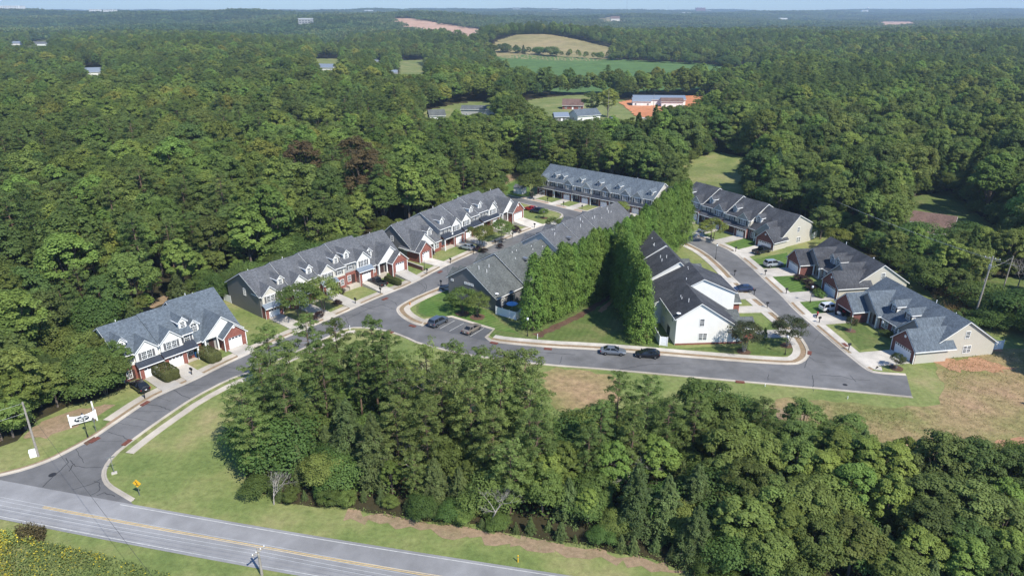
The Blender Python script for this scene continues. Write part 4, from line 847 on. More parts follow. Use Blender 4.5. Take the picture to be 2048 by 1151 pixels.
reg(('scrub',0),broad('scrub','leaf_oak',5,2.6,52,190,.2,base=.04,rc=(1.2,2.0)),'bark',5)
reg(('scrub',1),broad('scrub','leaf_shrub',4,2.6,48,190,.19,base=.02,rc=(1.2,2.1)),'bark',4)
reg(('scrub',2),cedar('scrub','leaf_cedar',6,2.2,n=100,per=90,L=.24,base=.02),'bark',6)
reg(('bush',0),broad('bush','leaf_shrub',1.2,.8,22,60,.14,base=.0,rc=(1.6,2.4)),'bark',1.2)
reg(('bushp',0),broad('bushp','leaf_purple',1.2,.8,22,60,.14,base=.0,rc=(1.6,2.4)),'bark',1.2)
reg(("bare",0),(None,bare(9,4,"x",3,6)),"bark_pale",9); reg(("bare",1),(None,bare(9,4,"x",9,6)),"bark_pale",9)
CNAME=dict(oak='oak_tree',maple='maple_tree',dark='broadleaf_tree',yellow='yellowing_tree',rust='rusty_tree',pine='pine_tree',olive='olive_pine',cedar='cedar_tree',deodar='deodar_cedar',spruce='spruce_tree',cypress='arborvitae',myrtle='crape_myrtle',street='street_tree',streety='street_tree',scrub='understorey_tree',bush='shrub',bushp='shrub',bare='bare_tree')
NV={}
for k,i in PROTO: NV[k]=max(NV.get(k,0),i+1)
def plant(key,x,y,h,label,group=None,cat='tree',rz=None,wide=1.0,z=None,var=None,name=None):
    i=rng.randrange(NV[key]) if var is None else var
    cm,tm,H=PROTO[(key,i)]; s=h/H
    o=thing(name or CNAME[key],label,cat,(x,y,terrain(x,y) if z is None else z),rng.uniform(0,6.28) if rz is None else rz,group)
    o.scale=(s*wide,s*wide,s)
    if tm is not None and len(tm.vertices) and key not in('bush','bushp'): inst('trunk' if cm else 'branches',tm,o)
    if cm: inst('crown',cm,o)
    return o
# --- tall arborvitae rows
ORDN=['nearest ','second ','third ','fourth ','fifth ','sixth ','seventh ','eighth ','ninth ','tenth ','eleventh ','twelfth ','thirteenth ','fourteenth ','farthest ']
def row(a,b,n,h0,h1,label,group,jit=.25):
    for k in range(n):
        t=k/(n-1); x=a[0]+(b[0]-a[0])*t+rng.uniform(-jit,jit); y=a[1]+(b[1]-a[1])*t+rng.uniform(-jit,jit)
        plant('cypress',x,y,h0+.6+(h1-h0)*t+rng.uniform(-1.3,1.0),ORDN[k]+label,group,wide=rng.uniform(1.02,1.2))
row((4.2,128.6),(23.4,150.2),14,14.6,15.4,'tall arborvitae from the lower street in the left arm of the V','arborvitae in the left arm of the V')
row((25.0,122.6),(23.6,147.6),12,15.2,15.0,'tall arborvitae from the lower street in the right arm of the V','arborvitae in the right arm of the V')
row((26.0,152.8),(47.2,184.6),15,15.6,17.0,'tall arborvitae from the V in the back row of the screen','arborvitae in the back row')
# --- street and yard trees  (base pixel, height)
for (key,p,h,lab,w) in (('street',[(-40.2,137.2,7.4)][0],7.4,'leafy street tree nearer the pickup, in front of the long grey roofed row',1.05),('street',[(-44.0,132.6,7.8)][0],7.8,'leafy street tree hiding the second townhouse of the long row',1.1),
  ('streety',[(-8.3,178.9,6.6)][0],6.6,'olive green street tree nearer the pale parked car',1.05),('street',[(-2.8,184.9,6.4)][0],6.4,'olive green street tree right beside the brick double garage unit',1.05),
  ('street',[(11.9,189.5,5.6)][0],5.6,'small leaning street tree in front of the corner roofs',.9),('street',[(9.7,208.4,3.2)][0],3.2,'little tree in the grass at the street bend',.9),
  ('street',[(6.8,233.6,8.6)][0],8.6,'round tree standing left of the far row on green lawn',1.15),('street',[(33.4,208.9,5)][0],5,'small tree between the far row and the evergreen screen',1.1),
  ('streety',[(55.7,185.8,6.2)][0],6.2,'spreading yellow green street tree over a silver car',1.2),('street',[(-10.5,136.2,5.6)][0],5.6,'crooked dark tree on the corner lawn, nearer the shaded gable',1.05),('street',[(-7.2,134.4,5.2)][0],5.2,'crooked dark tree on the corner lawn, nearer the white fence',1.0),
  ('myrtle',[(43.7,118.2,5.8)][0],5.8,'round dark crape myrtle shading the white end wall',1.1),('myrtle',[(52.8,120.7,5.8)][0],5.8,'round dark crape myrtle at the street corner',1.1),
  ('myrtle',[(67.8,127.2,3)][0],3.0,'small thin tree in the yard beside the motorcycle',.8),('myrtle',[(69.0,111.5,2.9)][0],2.9,'small thin tree in a mulch ring by the street end',.95),
  ('street',[(-68.1,102.5,7)][0],7.0,'round tree covering the left corner of the pale roofed trio',1.15),('dark',[(-75.5,100.9,8.2)][0],8.2,'broad dark tree between the entrance sign and the woods',.9),
  ('dark',[(83.0,211.2,12)][0],12,'large round grey green tree behind the stepped row',1.35),('oak',[(78.8,225.6,8)][0],8,'brownish green tree left of the large round tree',1.1),('dark',[(86.5,187.7,9.5)][0],9.5,'dark dense tree behind the dark roofed home',1.3),('streety',[(86.3,178.0,6)][0],6,'small yellow green tree by the white fence',1.1),
  ('deodar',[(89.3,234.3,17)][0],17,'blue green deodar cedar with layered drooping limbs',1.0),('spruce',[(97.3,212.3,14)][0],14,'pointed dark spruce in the shade of the big oaks',1.0),('yellow',[(53.5,246.4,7.5)][0],7.5,'narrow yellowing tree at the right end of the far row',.55),
  ('maple',[(103.0,170.0,9)][0],9,'pale green tree in front of the brick house',.9),('oak',[(102.6,155.7,9)][0],9,'olive tree right of the white garage wall',1.0),('rust',[(101.2,160.8,6)][0],6,'rust tinged bush like tree in the thicket',1.2),
  ('bare',[(106.2,146.2,8)][0],8,'leafless tree behind the leaning utility pole',1.3),('bare',[(117.2,150.8,8)][0],8,'leafless tree beside the second pole',1.3)):
    plant(key,p[0],p[1],h,lab,wide=w,rz=None)
plant('bare',*(-584.6,902.2),20,'pale dead tree standing above the far left woods')
plant('yellow',*(56.4,421.0),17,'rounded yellow green maple beside the far driveway',wide=1.15); plant('dark',*(47.0,424.8),15,'rounded dark maple beside the far driveway',wide=1.1)
plant('cypress',(49.24,123.34)[0],(49.24,123.34)[1],2.6,'small pointed evergreen at the white end townhouse',wide=1.6)
# --- clipped hedges and shrubs
def hedge_mesh(lx,ly,h,mat,n=9500):
    p=NR.uniform(-1,1,(n,3)); f=NR.integers(0,5,n)
    for k,(ax,s) in enumerate(((0,1),(0,-1),(1,1),(1,-1),(2,1))):
        p[f==k,ax]=s*(1+NR.normal(size=(f==k).sum())*.03)
    e=np.linalg.norm(np.abs(p)**5,axis=1)**.2; e=(np.abs(p)**6).sum(1)**(1/6); p=p/e[:,None]
    nr=np.sign(p)*np.abs(p)**4; nr[:,2]+=.15; nr+=NR.normal(size=(n,3))*.35
    q=p*np.array([lx/2,ly/2,h/2])+np.array([0,0,h/2]); q+=.06*np.sin(q[:,[1,2,0]]*5)
    return leaf_mesh('foliage',q,nr,.2*NR.uniform(.6,1.3,n),.15,NR.uniform(0,1,n),mat)
hm=hedge_mesh(6.2,3.0,2.0,'leaf_hedge')
def hedge(p,ang,label,s=1.0):
    o=inst('clipped_hedge',hm,None,(p[0],p[1],0),R(ang),s); tag(o,label,'hedge'); return o
hedge((-60.97,108.70),-38,'large clipped hedge between the two driveways of the pale roofed trio',(.98,.95,1.0))
hedge((-56.16,115.53),-38,'large clipped hedge beside the blue bin',(.98,.85,.95))
hedge((-28.05,153.70),-42,'long clipped hedge beside the black pickup',(.85,.5,.7))
SHRUBS=dict(zip(('by the porch steps of the arched dormer unit','on the lawn in front of the arched dormer unit'),[(-60.41,122.45),(-56.12,122.67)]))
for lab,p in SHRUBS.items(): plant('bush',p[0],p[1],1.3,'rounded green shrub '+lab,cat='shrub',wide=1.3)
def shrubs(pts,key,label,group,h=1.2,w=1.2):
    for k,p in enumerate(pts): plant(key,p[0],p[1],h*rng.uniform(.85,1.15),ORDN[k].replace('nearest','first').replace('farthest','fifteenth')+label,group,cat='shrub',wide=w)
shrubs([(-37.34,153.05),(-34.88,153.70),(-37.96,140.50),(-38.75,146.84),(-40.26,134.09),(-41.30,132.07)],'bushp','rounded brownish shrub in the yards of the long grey roofed row','shrubs before the long row',1.3,1.2)
shrubs([(-21.13,173.91),(-21.44,179.28),(-8.94,177.18),(-7.41,175.53),(0.87,195.30),(1.59,193.34),(-3.24,179.71)],'bushp','low rounded shrub in the yards of the middle row','shrubs before the middle row',1.3,1.1)
shrubs([(10.79,238.43),(13.78,235.63),(14.98,235.63),(19.77,232.89),(20.85,231.54),(25.26,228.23),(26.30,226.93),(30.82,223.11),(32.13,224.37)],'bushp','low dark red shrub between the garages of the far row','shrubs before the far row',1.5,1.5)
shrubs([(-8.26,176.77),(-30.95,159.73),(-29.69,158.70),(-21.75,178.44)],'bush','bright green shrub at a porch of the left rows','green shrubs at the left porches',1.0,1.5)
shrubs([(68.28,155.66),(69.38,152.41),(68.96,149.89),(69.16,148.66),(68.97,154.68)],'bushp','dark red shrub at the porch of the dark roofed home','red shrubs at the dark roofed home',1.4,1.3)
shrubs([(69.23,146.84),(69.07,145.07),(73.86,124.91),(75.41,125.83)],'bush','dark shrub in the shade of a porch on the right side','porch shrubs on the right side',1.3,1.3)
shrubs([(-13.76,143.32),(-12.18,139.95)],'bush','dark shrub under the crooked trees at the corner','shrubs under the crooked trees',1.5,1.2)
shrubs([(93.55,132.57),(92.87,128.89),(96.16,130.09)],'bush','low green shrub at the foot of the leaning utility pole','shrubs by the leaning pole',2.0,1.4)
for k,p in enumerate([(97.4,128.9,3),(103.4,132.6,3),(102.7,127.7,3),(104.9,136.4,3),(100.4,135.1,3)]): plant('scrub',p[0],p[1],3.6,'low spreading juniper like bush right of the leaning pole','spreading bushes right of the pole',cat='bush',wide=1.4,var=2 if k%2 else 1)
# screening shrubs behind the left rows
for k in range(30):
    t=k/29; a=(-64.5,142);b=(-40,171); p=(a[0]+(b[0]-a[0])*t+rng.uniform(-.5,.5),a[1]+(b[1]-a[1])*t+rng.uniform(-.5,.5))
    plant('scrub',p[0]-1.5,p[1]+1.5,5.2*rng.uniform(.85,1.15),'dense dark green screening shrub behind the long grey roofed row','screening shrubs behind the long row',cat='shrub',var=1,wide=.8)
# --- woods
HEDGEROW=[(-29.0,1098.4),(25.7,1051.5),(72.7,1009.1),(117.5,981.1),(171.9,948.4),(235.1,916.5),(284.4,838.7)]
VIEWP=[((39.3,461.1),9),((42.0,412.6),10),((27.8,408.4),7),((98.2,482.6),20),((105.2,474.5),10),((-193.6,766.5),9),((-397.4,693.7),7),((-43.5,410.9),7),((-19.7,427.0),11),((-124.6,766.9),5),((-172.0,941.2),6),((-894.8,1337.3),12),((-842.3,1325.5),14),((53.4,420.9),14),((-109.9,785.8),14),((121.89,195.30),9),((116.81,187.67),8),((135.30,196.29),12),((114.71,146.25),9)]
def in_view(x,y,z,m=1.06):
    px,py=proj(x,y,z); return -230<px<2280 and -160<py<1151*m
CP,SP=math.cos(R(21.713)),math.sin(R(21.713))
def proj(x,y,z):
    dz=z-60; zz=y*CP-dz*SP; yy=y*SP+dz*CP
    if zz<5: return (-9e9,-9e9)
    return (1024+1400*x/zz,575.5-1400*yy/zz)
class Grid:
    def __init__(s,c): s.c=c; s.d={}
    def ok(s,x,y,r):
        k=int(r/s.c)+1; i,j=int(x//s.c),int(y//s.c)
        for a in range(i-k,i+k+1):
            for b in range(j-k,j+k+1):
                for (u,v,q) in s.d.get((a,b),()):
                    if (u-x)**2+(v-y)**2<((r+q)*.5)**2: return False
        return True
    def put(s,x,y,r): s.d.setdefault((int(x//s.c),int(y//s.c)),[]).append((x,y,r))
GR=Grid(4)
TREES=[]  # key,x,y,h,wide,region
WN='wood beside the main road'
NEARW=[(-34.46,75.21),(-37.94,85.21),(-38.73,93.08),(-36.61,98.99),(-31.92,101.36),(-25.11,100.56),(-18.50,100.56),(-13.04,95.96),(-4.91,91.69),(4.20,89.01),(13.19,89.01),(23.41,91.42),(33.07,93.08),(40.16,89.01),(49.50,86.45),(56.15,81.09),(61.03,81.09),(70.96,80.53),(77.20,79.42),(59.51,55.75),(26.69,60.59),(16.71,67.32),(4.77,70.59),(-4.12,73.04),(-13.31,74.41),(-21.57,76.44),(-30.64,77.80)]
# foreground wood: (top pixel, height) of the trees that shape its outline
NEAR=[('olive',[(-36.7,90.3,14),(-37.5,84.4,12),(-34.5,79.6,11),(-32.0,85.7,14),(-39.5,101.9,13)]),('pine',[(-31.4,97.2,17),(-27.7,99.4,15),(-32.4,90.7,15),(-27.7,90.7,15)]),('pine',[(-20.9,94.6,17),(-18.5,92.3,16),(-23.0,92.7,14)]),
 ('olive',[(-12.5,90.7,15),(-8.7,92.0,15),(-4.5,89.1,15),(-1.0,88.8,15),(1.9,87.1,16),(-9.8,84.7,14),(-5.6,82.2,14),(-1.6,83.3,14),(2.4,82.0,14),(-2.5,78.0,12),(3.2,75.2,13),(-0.2,72.7,11),(-5.7,72.9,13),(-11.3,78.8,13),(-15.7,86.6,13),(-15.5,80.4,12)]),
 ('pine',[(14.8,85.0,14),(19.0,85.1,13),(11.7,78.8,13),(15.7,77.3,13),(20.9,80.4,12),(9.9,76.0,11)]),('oak',[(28.7,89.4,10),(29.6,85.5,9),(28.2,77.6,10),(31.4,79.1,9)]),
 ('cedar',[(-22.5,82.1,11),(-18.4,78.4,11),(-23.3,76.4,10),(-18.5,72.0,10),(-14.0,74.2,10),(-24.7,72.0,10),(-28.3,72.0,10),(-10.5,70.4,9),(-15.1,68.8,8),(-19.8,68.8,8),(-25.1,68.3,7),(-28.8,68.8,8),(-7.3,67.3,7),(-22.3,68.0,5)]),
 ('cedar',[(5.2,70.4,9),(7.9,67.5,9),(10.9,68.1,10),(15.1,69.0,10),(18.6,68.4,9),(8.8,64.3,8),(12.8,64.3,8),(17.1,63.5,8),(6.1,65.6,7),(21.2,64.3,8),(22.6,70.4,9)]),
 ('maple',[(6.8,75.7,9),(4.8,74.9,8),(13.1,75.7,9),(19.1,76.8,9)]),('oak',[(33.2,76.8,9),(36.7,75.7,9),(28.7,70.4,9),(31.2,67.5,9),(26.6,65.2,8),(34.7,67.5,9),(33.7,61.8,8),(38.1,61.8,8),(28.3,61.4,7),(23.9,61.0,6),(36.0,58.7,6),(41.7,59.4,6),(30.4,58.0,6)]),
 ('maple',[(42.3,77.3,10),(45.3,75.5,10),(48.4,74.2,10),(39.3,73.5,9),(41.9,70.4,9),(45.1,68.4,9),(31.4,64.3,8),(45.2,61.4,7),(49.7,59.8,7),(55.1,61.4,7)]),('dark',[(55.2,75.1,10),(58.4,74.2,10),(62.3,73.0,9),(50.4,68.4,9),(53.4,66.6,9),(56.8,65.2,8),(47.2,64.3,8),(51.1,63.0,7)]),('pine',[(65.0,72.0,10),(34.8,83.8,10),(25.0,82.1,11)])]
for key,l in NEAR:
    for x,y,h in l:
        if y<80 and not inside((x,y),NEARW): continue
        GR.put(x,y,3.0); TREES.append((key,x,y,h*rng.uniform(.97,1.03),(.9 if key in('pine','olive') else 1.05)*rng.uniform(.9,1.1)*(13/h)**.35,WN))
for _ in range(2600):
    x=rng.uniform(-45,75); y=rng.uniform(55,110)
    if inside((x,y),NEARW) and GR.ok(x,y,2.7):
        GR.put(x,y,2.4); k=rng.choice(('cedar','cedar','scrub','scrub','oak','olive','maple')) if x<18 else rng.choice(('oak','maple','scrub','scrub','cedar','dark'))
        TREES.append((k,x,y,rng.uniform(3.5,7.5),rng.uniform(1.0,1.3),WN))
for _ in range(5200):
    x=rng.uniform(-45,75); y=rng.uniform(52,100)
    if y<84 and not inside((x,y),DEV) and GR.ok(x,y,1.7):
        e=inside((x,y),NEARW); GR.put(x,y,1.5 if e else 1.2)
        TREES.append((rng.choice(('cedar','scrub','scrub')),x,y,rng.uniform(2.5,6) if e else rng.uniform(1.2,2.8),rng.uniform(1.0,1.35),WN))
# woods all round and beyond
ZONES=[((-78,112),'woods by the entrance sign'),((-80,135),'woods behind the pale roofed trio'),((-72,165),'woods behind the long grey roofed row'),((-50,205),'woods behind the middle left row'),((-115,170),'woods at the left edge'),((-130,240),'woods up the left side'),((-60,260),'woods above the left rows'),((-10,275),'woods left of the far row'),((30,285),'woods behind the far row'),((75,300),'woods above the grassy slope'),((100,240),'dark woods behind the stepped row'),((120,200),'dark woods around the brick house'),((140,160),'dark woods at the right edge'),((160,260),'dark woods up the right side'),((0,350),'woods this side of the farm clearing'),((-120,350),'woods far up the left side'),((150,350),'woods far up the right side')]
def region(x,y): return min(ZONES,key=lambda z:math.hypot(z[0][0]-x,z[0][1]-y))[1]
def kinds(x,y):
    v=math.sin(x/37+1)*math.cos(y/41)+math.sin(x/91-y/77)*.8+rng.uniform(-.9,.9)
    if x>40 and y<360: return rng.choice(('dark','dark','oak','oak','maple','spruce'))
    if y<280 and x<-10 and x>-75 and v>.2: return rng.choice(('pine','pine','oak','maple'))
    if v>1.0: return 'pine'
    if v>.4: return rng.choice(('oak','dark','pine','maple'))
    if v>-.6: return rng.choice(('oak','oak','maple','dark','maple','oak','pine','maple') if rng.random()<.8 else ('yellow','maple','maple','oak'))
    return rng.choice(('maple','oak','yellow','maple','maple','oak','maple','oak','rust') if y<330 else ('maple','oak','maple','maple','oak','yellow','maple','oak'))
VIEWS=[]
def hcap(x,y,z,h):
    for hx,hy,hz,w in VIEWS:
        t=y/hy
        if .62<t<1.0 and abs(x-hx*t)<w: h=min(h,60+(hz-60)*t-z)
    return h
for p,w in VIEWP: VIEWS.append((p[0],p[1],terrain(*p)+1.3,w))
VIEWS.append((-69,106.5,4.5,6))
y=80.
while y<1500:
    sp=5.6 if y<420 else 6.6 if y<800 else 8.2
    wd=(y*CP+60*SP)*.80+25; n=int(2*wd/sp); dy=sp*.93
    for i in range(n):
        x=-wd+(i+.5)*2*wd/n+rng.uniform(-.42,.42)*sp; yy=y+rng.uniform(-.42,.42)*sp
        if any(inside((x,yy),c) for c in CLEARINGS) or y<110 and -60<x<88: continue
        h=rng.choice((rng.uniform(9,14),rng.uniform(12,18),rng.uniform(14,22)))*(1 if yy>140 else .8)
        z=terrain(x,yy)
        if not in_view(x,yy,z+h*.7): continue
        if not GR.ok(x,yy,3.2): continue
        k=kinds(x,yy)
        if k=='rust' and yy<150: k='oak'
        h=hcap(x,yy,z,h)
        if h<3.2: continue
        if k=='dark' or k=='oak': h*=.95
        TREES.append((k,x,yy,h,rng.uniform(.85,1.2),region(x,yy)))
    y+=dy
# an irregular edge of lower trees round the clearings
for poly in (DEV,RIGHT_HOUSE,RIGHT_LAWN):
    for a,b in zip(poly,poly[1:]):
        n=int(math.dist(a,b)/(3.2 if a[0]>-55 or a[1]>125 else 1.8))
        for q in range(n):
            t=(q+rng.random())/n; x=a[0]+(b[0]-a[0])*t+rng.uniform(-1,1.4); yy=a[1]+(b[1]-a[1])*t+rng.uniform(-1,1.4)
            if (yy<100 and x>-58) or yy>330 or inside((x,yy),NEARW) or (x>60 and yy<110) : continue
            if (x>45 and yy<105) or math.dist(a,b)>60: continue
            if x<-55 and yy<118: nx,ny=a[1]-b[1],b[0]-a[0]; nl=math.hypot(nx,ny); x+=nx/nl*2.2; yy+=ny/nl*2.2
            TREES.append((rng.choice(('scrub','scrub','maple','oak')) if x<45 else rng.choice(('scrub','dark','oak')),x,yy,rng.uniform(3.5,8),rng.uniform(1,1.3),region(x,yy)))
for a,b in zip(HEDGEROW,HEDGEROW[1:]):
    n=int(math.dist(a,b)/6)
    for q in range(n):
        t=(q+rng.random())/n; TREES.append((rng.choice(('oak','maple','dark','scrub')),a[0]+(b[0]-a[0])*t+rng.uniform(-3,3),a[1]+(b[1]-a[1])*t+rng.uniform(-4,4),rng.uniform(6,13),rng.uniform(1,1.3),'hedgerow'))
LAB={'oak':('olive green oak','oak'),'maple':('bright green maple','maple'),'dark':('dark green broadleaf tree','broadleaf tree'),'yellow':('yellow green tree turning early','yellowing tree'),'rust':('rust brown tree turning early','rusty tree'),'pine':('tufted pine','pine'),'olive':('bushy olive tinted pine','olive pine'),'cedar':('feathery grey green cedar','cedar'),'spruce':('pointed dark spruce','spruce'),'scrub':('understorey tree','understorey tree')}
def size(t): return -t[3]/math.hypot(t[1],t[2],52)
TREES.sort(key=size); cnt={}; REST=[]
for t in TREES:
    key,x,y,h,w,reg_=t; lim=280 if key not in('yellow','rust','spruce') else 90
    cnt[key]=cnt.get(key,0)+1
    if cnt[key]>lim or (reg_!=WN and math.hypot(x,y)>420): REST.append(t); continue
    sz='big ' if h>16.5 else '' if h>10 else 'low '
    if reg_==WN: reg_=WN+(', street side' if y>93 else ', meadow side' if x>30 else ', roadside' if y<78 else '')
    plant(key,x,y,h,sz+LAB[key][0]+' in the '+reg_,sz+LAB[key][1]+'s in the '+reg_,wide=w)
print('TREES',len(TREES),'rest',len(REST),cnt)
# ---------------------------------------------------------------- wood too dense to count: instanced on points
def far_crown(mat,Rr,Hh,nc,n,L):
    d=unit_vecs(nc); d[:,2]=np.abs(d[:,2]); C=d*np.array([Rr,Rr,Hh*.5])*.85+np.array([0,0,Hh*.5]); p,nr,t=clumps_to_leaves(C,np.full(nc,Rr*.42),n); return p,nr,t
def patch(mat,S,k,hmin,hmax,L,n=11,nc=9):
    P_=[];N_=[];T_=[]
    g=int(math.sqrt(k)); 
    for i in range(g):
        for j in range(g):
            x=(i+.5+NR.uniform(-.45,.45))*S/g-S/2; y=(j+.5+NR.uniform(-.45,.45))*S/g-S/2; s=NR.uniform(.75,1.3)
            p,nr,t=far_crown(mat,4.6*s,NR.uniform(hmin,hmax),nc,n,L); P_.append(p+np.array([x,y,0])); N_.append(nr); T_.append(t*.35+NR.uniform(0,.65))
    p=np.concatenate(P_); Ls=L*NR.uniform(.7,1.3,len(p)); return leaf_mesh('canopy',p,np.concatenate(N_),Ls,Ls*.85,np.concatenate(T_),mat)
leafmat('leaf_far',(.085,.128,.042),.02,.3,.15,(.13,.15,.055),.72); leafmat('leaf_far_dark',(.06,.098,.038),.02,.3,.15,(.10,.135,.045),.75)
def instancer(name,label,meshes,pts):
    """pts: (x,y,z,scale,scale_z,rot,index)"""
    coll=bpy.data.collections.new(name+'_kinds')
    for i,me in enumerate(meshes): coll.objects.link(bpy.data.objects.new('%s_%02d'%(name,i),me))
    me=bpy.data.meshes.new(name); me.from_pydata([p[:3] for p in pts],[],[])
    a=me.attributes.new('sc','FLOAT_VECTOR','POINT'); a.data.foreach_set('vector',np.array([(p[3],p[3],p[4]) for p in pts],dtype=np.float32).reshape(-1))
    a=me.attributes.new('rot','FLOAT_VECTOR','POINT'); a.data.foreach_set('vector',np.array([(0,0,p[5]) for p in pts],dtype=np.float32).reshape(-1))
    a=me.attributes.new('idx','INT','POINT'); a.data.foreach_set('value',np.array([p[6] for p in pts],dtype=np.int32))
    o=link(bpy.data.objects.new(name,me)); tag(o,label,kind='stuff')
    g=bpy.data.node_groups.new(name,'GeometryNodeTree'); g.interface.new_socket('Geometry',in_out='INPUT',socket_type='NodeSocketGeometry'); g.interface.new_socket('Geometry',in_out='OUTPUT',socket_type='NodeSocketGeometry')
    N=g.nodes.new; gi=N('NodeGroupInput'); go=N('NodeGroupOutput'); ci=N('GeometryNodeCollectionInfo'); ci.inputs['Collection'].default_value=coll; ci.inputs['Separate Children'].default_value=True; ci.inputs['Reset Children'].default_value=True
    ip=N('GeometryNodeInstanceOnPoints'); ip.inputs['Pick Instance'].default_value=True
    def att(n_,t):
        q=N('GeometryNodeInputNamedAttribute'); q.data_type=t; q.inputs['Name'].default_value=n_; return q.outputs['Attribute']
    er=N('FunctionNodeEulerToRotation'); g.links.new(att('rot','FLOAT_VECTOR'),er.inputs[0])
    g.links.new(gi.outputs[0],ip.inputs['Points']); g.links.new(ci.outputs[0],ip.inputs['Instance']); g.links.new(att('idx','INT'),ip.inputs['Instance Index']); g.links.new(er.outputs[0],ip.inputs['Rotation']); g.links.new(att('sc','FLOAT_VECTOR'),ip.inputs['Scale']); g.links.new(ip.outputs[0],go.inputs[0])
    md=o.modifiers.new('scatter','NODES'); md.node_group=g; return o
keys=[k for k in PROTO if k[0] in('oak','maple','dark','yellow','rust','pine','olive','cedar','scrub','spruce')]; ki={k:i for i,k in enumerate(keys)}
pts=[]
for key,x,y,h,w,_ in REST:
    k=(key,rng.randrange(NV[key])); H=PROTO[k][2]; s=h/H; pts.append((x,y,terrain(x,y)-.3,s*w,s,rng.uniform(0,6.28),ki[k]))
instancer('woodland','mixed green woodland canopy beyond and around the townhouses',[PROTO[k][0] for k in keys],pts)
pm=[patch('leaf_far',58,42,9,16,2.0),patch('leaf_far_dark',58,42,9,16,2.0),patch('leaf_far',58,36,9,17,2.1),patch('leaf_far',58,42,8,14,1.9)]
pts=[]; y=1490.
while y<9300:
    s=1.0 if y<2600 else 1.4 if y<4500 else 2.0; st_=47*s; wd=y*.80+60; n=int(2*wd/st_)
    for i in range(n):
        x=-wd+(i+.5)*2*wd/n+rng.uniform(-.2,.2)*st_; yy=y+rng.uniform(-.2,.2)*st_
        if any(inside((x,yy),c) for c in (CLAY_STRIP,CLAY_FAR,CLEAR8,TAN_HILL)): continue
        z=terrain(x,yy); q=math.sin(x/310+yy/450)+math.sin(x/170-yy/260)+rng.uniform(-.7,.7)
        pts.append((x,yy,z-1.5,s,(1.0 if s<2 else 1.25)*rng.uniform(.85,1.15),rng.uniform(0,6.28),1 if q>.6 else rng.choice((0,2,3))))
    y+=st_*.95
instancer('distant_woodland','distant forest rolling to the horizon',pm,pts)
# ---------------------------------------------------------------- ground cover
def scatter(name,poly,n,h,mat,label,wid=.3,lean=.5,clump=0,den=None):
    x0=min(p[0] for p in poly);x1=max(p[0] for p in poly);y0=min(p[1] for p in poly);y1=max(p[1] for p in poly)
    q=NR.uniform(0,1,(n*3,2))*np.array([x1-x0,y1-y0])+np.array([x0,y0])
    c=np.zeros(len(q),bool); j=len(poly)-1; X,Y=q[:,0],q[:,1]
    for i in range(len(poly)):
        xi,yi=poly[i];xj,yj=poly[j]
        if yi!=yj: c^=((yi>Y)!=(yj>Y))&(X<(xj-xi)*(Y-yi)/(yj-yi)+xi)
        j=i
    f=np.sin(X/2.3+1)*np.cos(Y/1.9)+np.sin(X/6.1-Y/4.7)+.6*np.sin(X*1.7+Y*1.3); c&=f>NR.uniform(-2.2,1.2,len(q))
    q=q[c][:n]; m=len(q); hh=NR.uniform(h[0],h[1],m)*(1+.35*f[c][:n]/2)
    hh=np.clip(hh,.08,9)
    p=np.concatenate([q,(hh*NR.uniform(.25,.9,m) if clump else hh*.5)[:,None]],1)
    nr=NR.normal(size=(m,3)); nr[:,2]=np.abs(nr[:,2])*.9+.5; ax=np.array([0,0,1.])+NR.normal(size=(m,3))*lean
    t=np.clip(.5+.2*f[c][:n]+NR.normal(size=m)*.2,0,1); t=np.where(NR.uniform(0,1,m)<.05,1.0,t)
    me=leaf_mesh(name,p,nr,(hh if not clump else np.full(m,clump)*NR.uniform(.6,1.4,m)),wid*NR.uniform(.6,1.4,m),t,mat,ax); return tag(link(bpy.data.objects.new(name,me)),label,kind='stuff')
MEAD=[(76.49,109.97),(81.98,116.34),(90.81,117.77),(107.57,118.81),(82.71,85.83),(73.97,84.97),(62.35,84.60),(58.29,86.45),(48.13,91.96),(42.21,94.79),(42.25,97.15),(50.49,99.61),(59.56,98.06),(67.96,97.15),(72.86,102.17)]
scatter('tall_grass',MEAD,6000,(.1,.28),'leaf_drygrass','tall tan meadow grass',.07,.9)
scatter('tall_grass',MEAD,5000,(.1,.28),'leaf_greengrass','green patches in the tan meadow grass',.07,.9)
scatter('goldenrod',[(-66.04,67.92),(-58.62,67.75),(-52.26,66.22),(-45.28,64.26),(-39.02,62.08),(-36.59,59.14),(-59.73,59.14)],9000,(.2,.9),'leaf_goldenrod','flowering goldenrod thicket below the main road',.16,.7,.22)
scatter('goldenrod',[(-66.80,68.97),(-60.64,68.97),(-57.44,67.32),(-64.70,66.05)],3000,(.5,1.1),'leaf_goldenrod','goldenrod thicket at the road edge',.16,.7,.22)
scatter('weeds',[(-61.49,69.33),(-57.47,69.33),(-56.53,67.32),(-59.56,67.32)],2500,(.5,1.6),'leaf_weed','brown weeds beside the goldenrod',.16,.7,.22)
scatter('weeds',[(-36.33,76.75),(-30.27,74.41),(-20.84,73.04),(-12.87,71.15),(-3.96,69.33),(4.60,67.32),(16.17,64.42),(26.01,58.44),(26.12,58.79),(16.35,65.39),(4.64,68.18),(-4.01,70.41),(-12.97,71.89),(-21.05,74.01),(-30.52,75.21)],9000,(.15,.6),'leaf_greengrass','dry weeds along the foot of the wood',.14,.8,.2)
scatter('weeds',[(102.59,155.66),(103.19,147.75),(96.15,132.57),(91.64,127.70),(94.39,146.25)],5000,(.4,1.3),'leaf_drygrass','dry brush behind the end home',.25,.8,.3)
scatter('weeds',[(-71.57,160.78),(-70.57,168.06),(-64.58,185.85),(-51.11,206.72),(-49.36,198.81),(-62.43,178.86),(-66.91,160.78)],4000,(.3,1.0),'leaf_greengrass','weeds along the screening shrubs',.25,.8,.3)
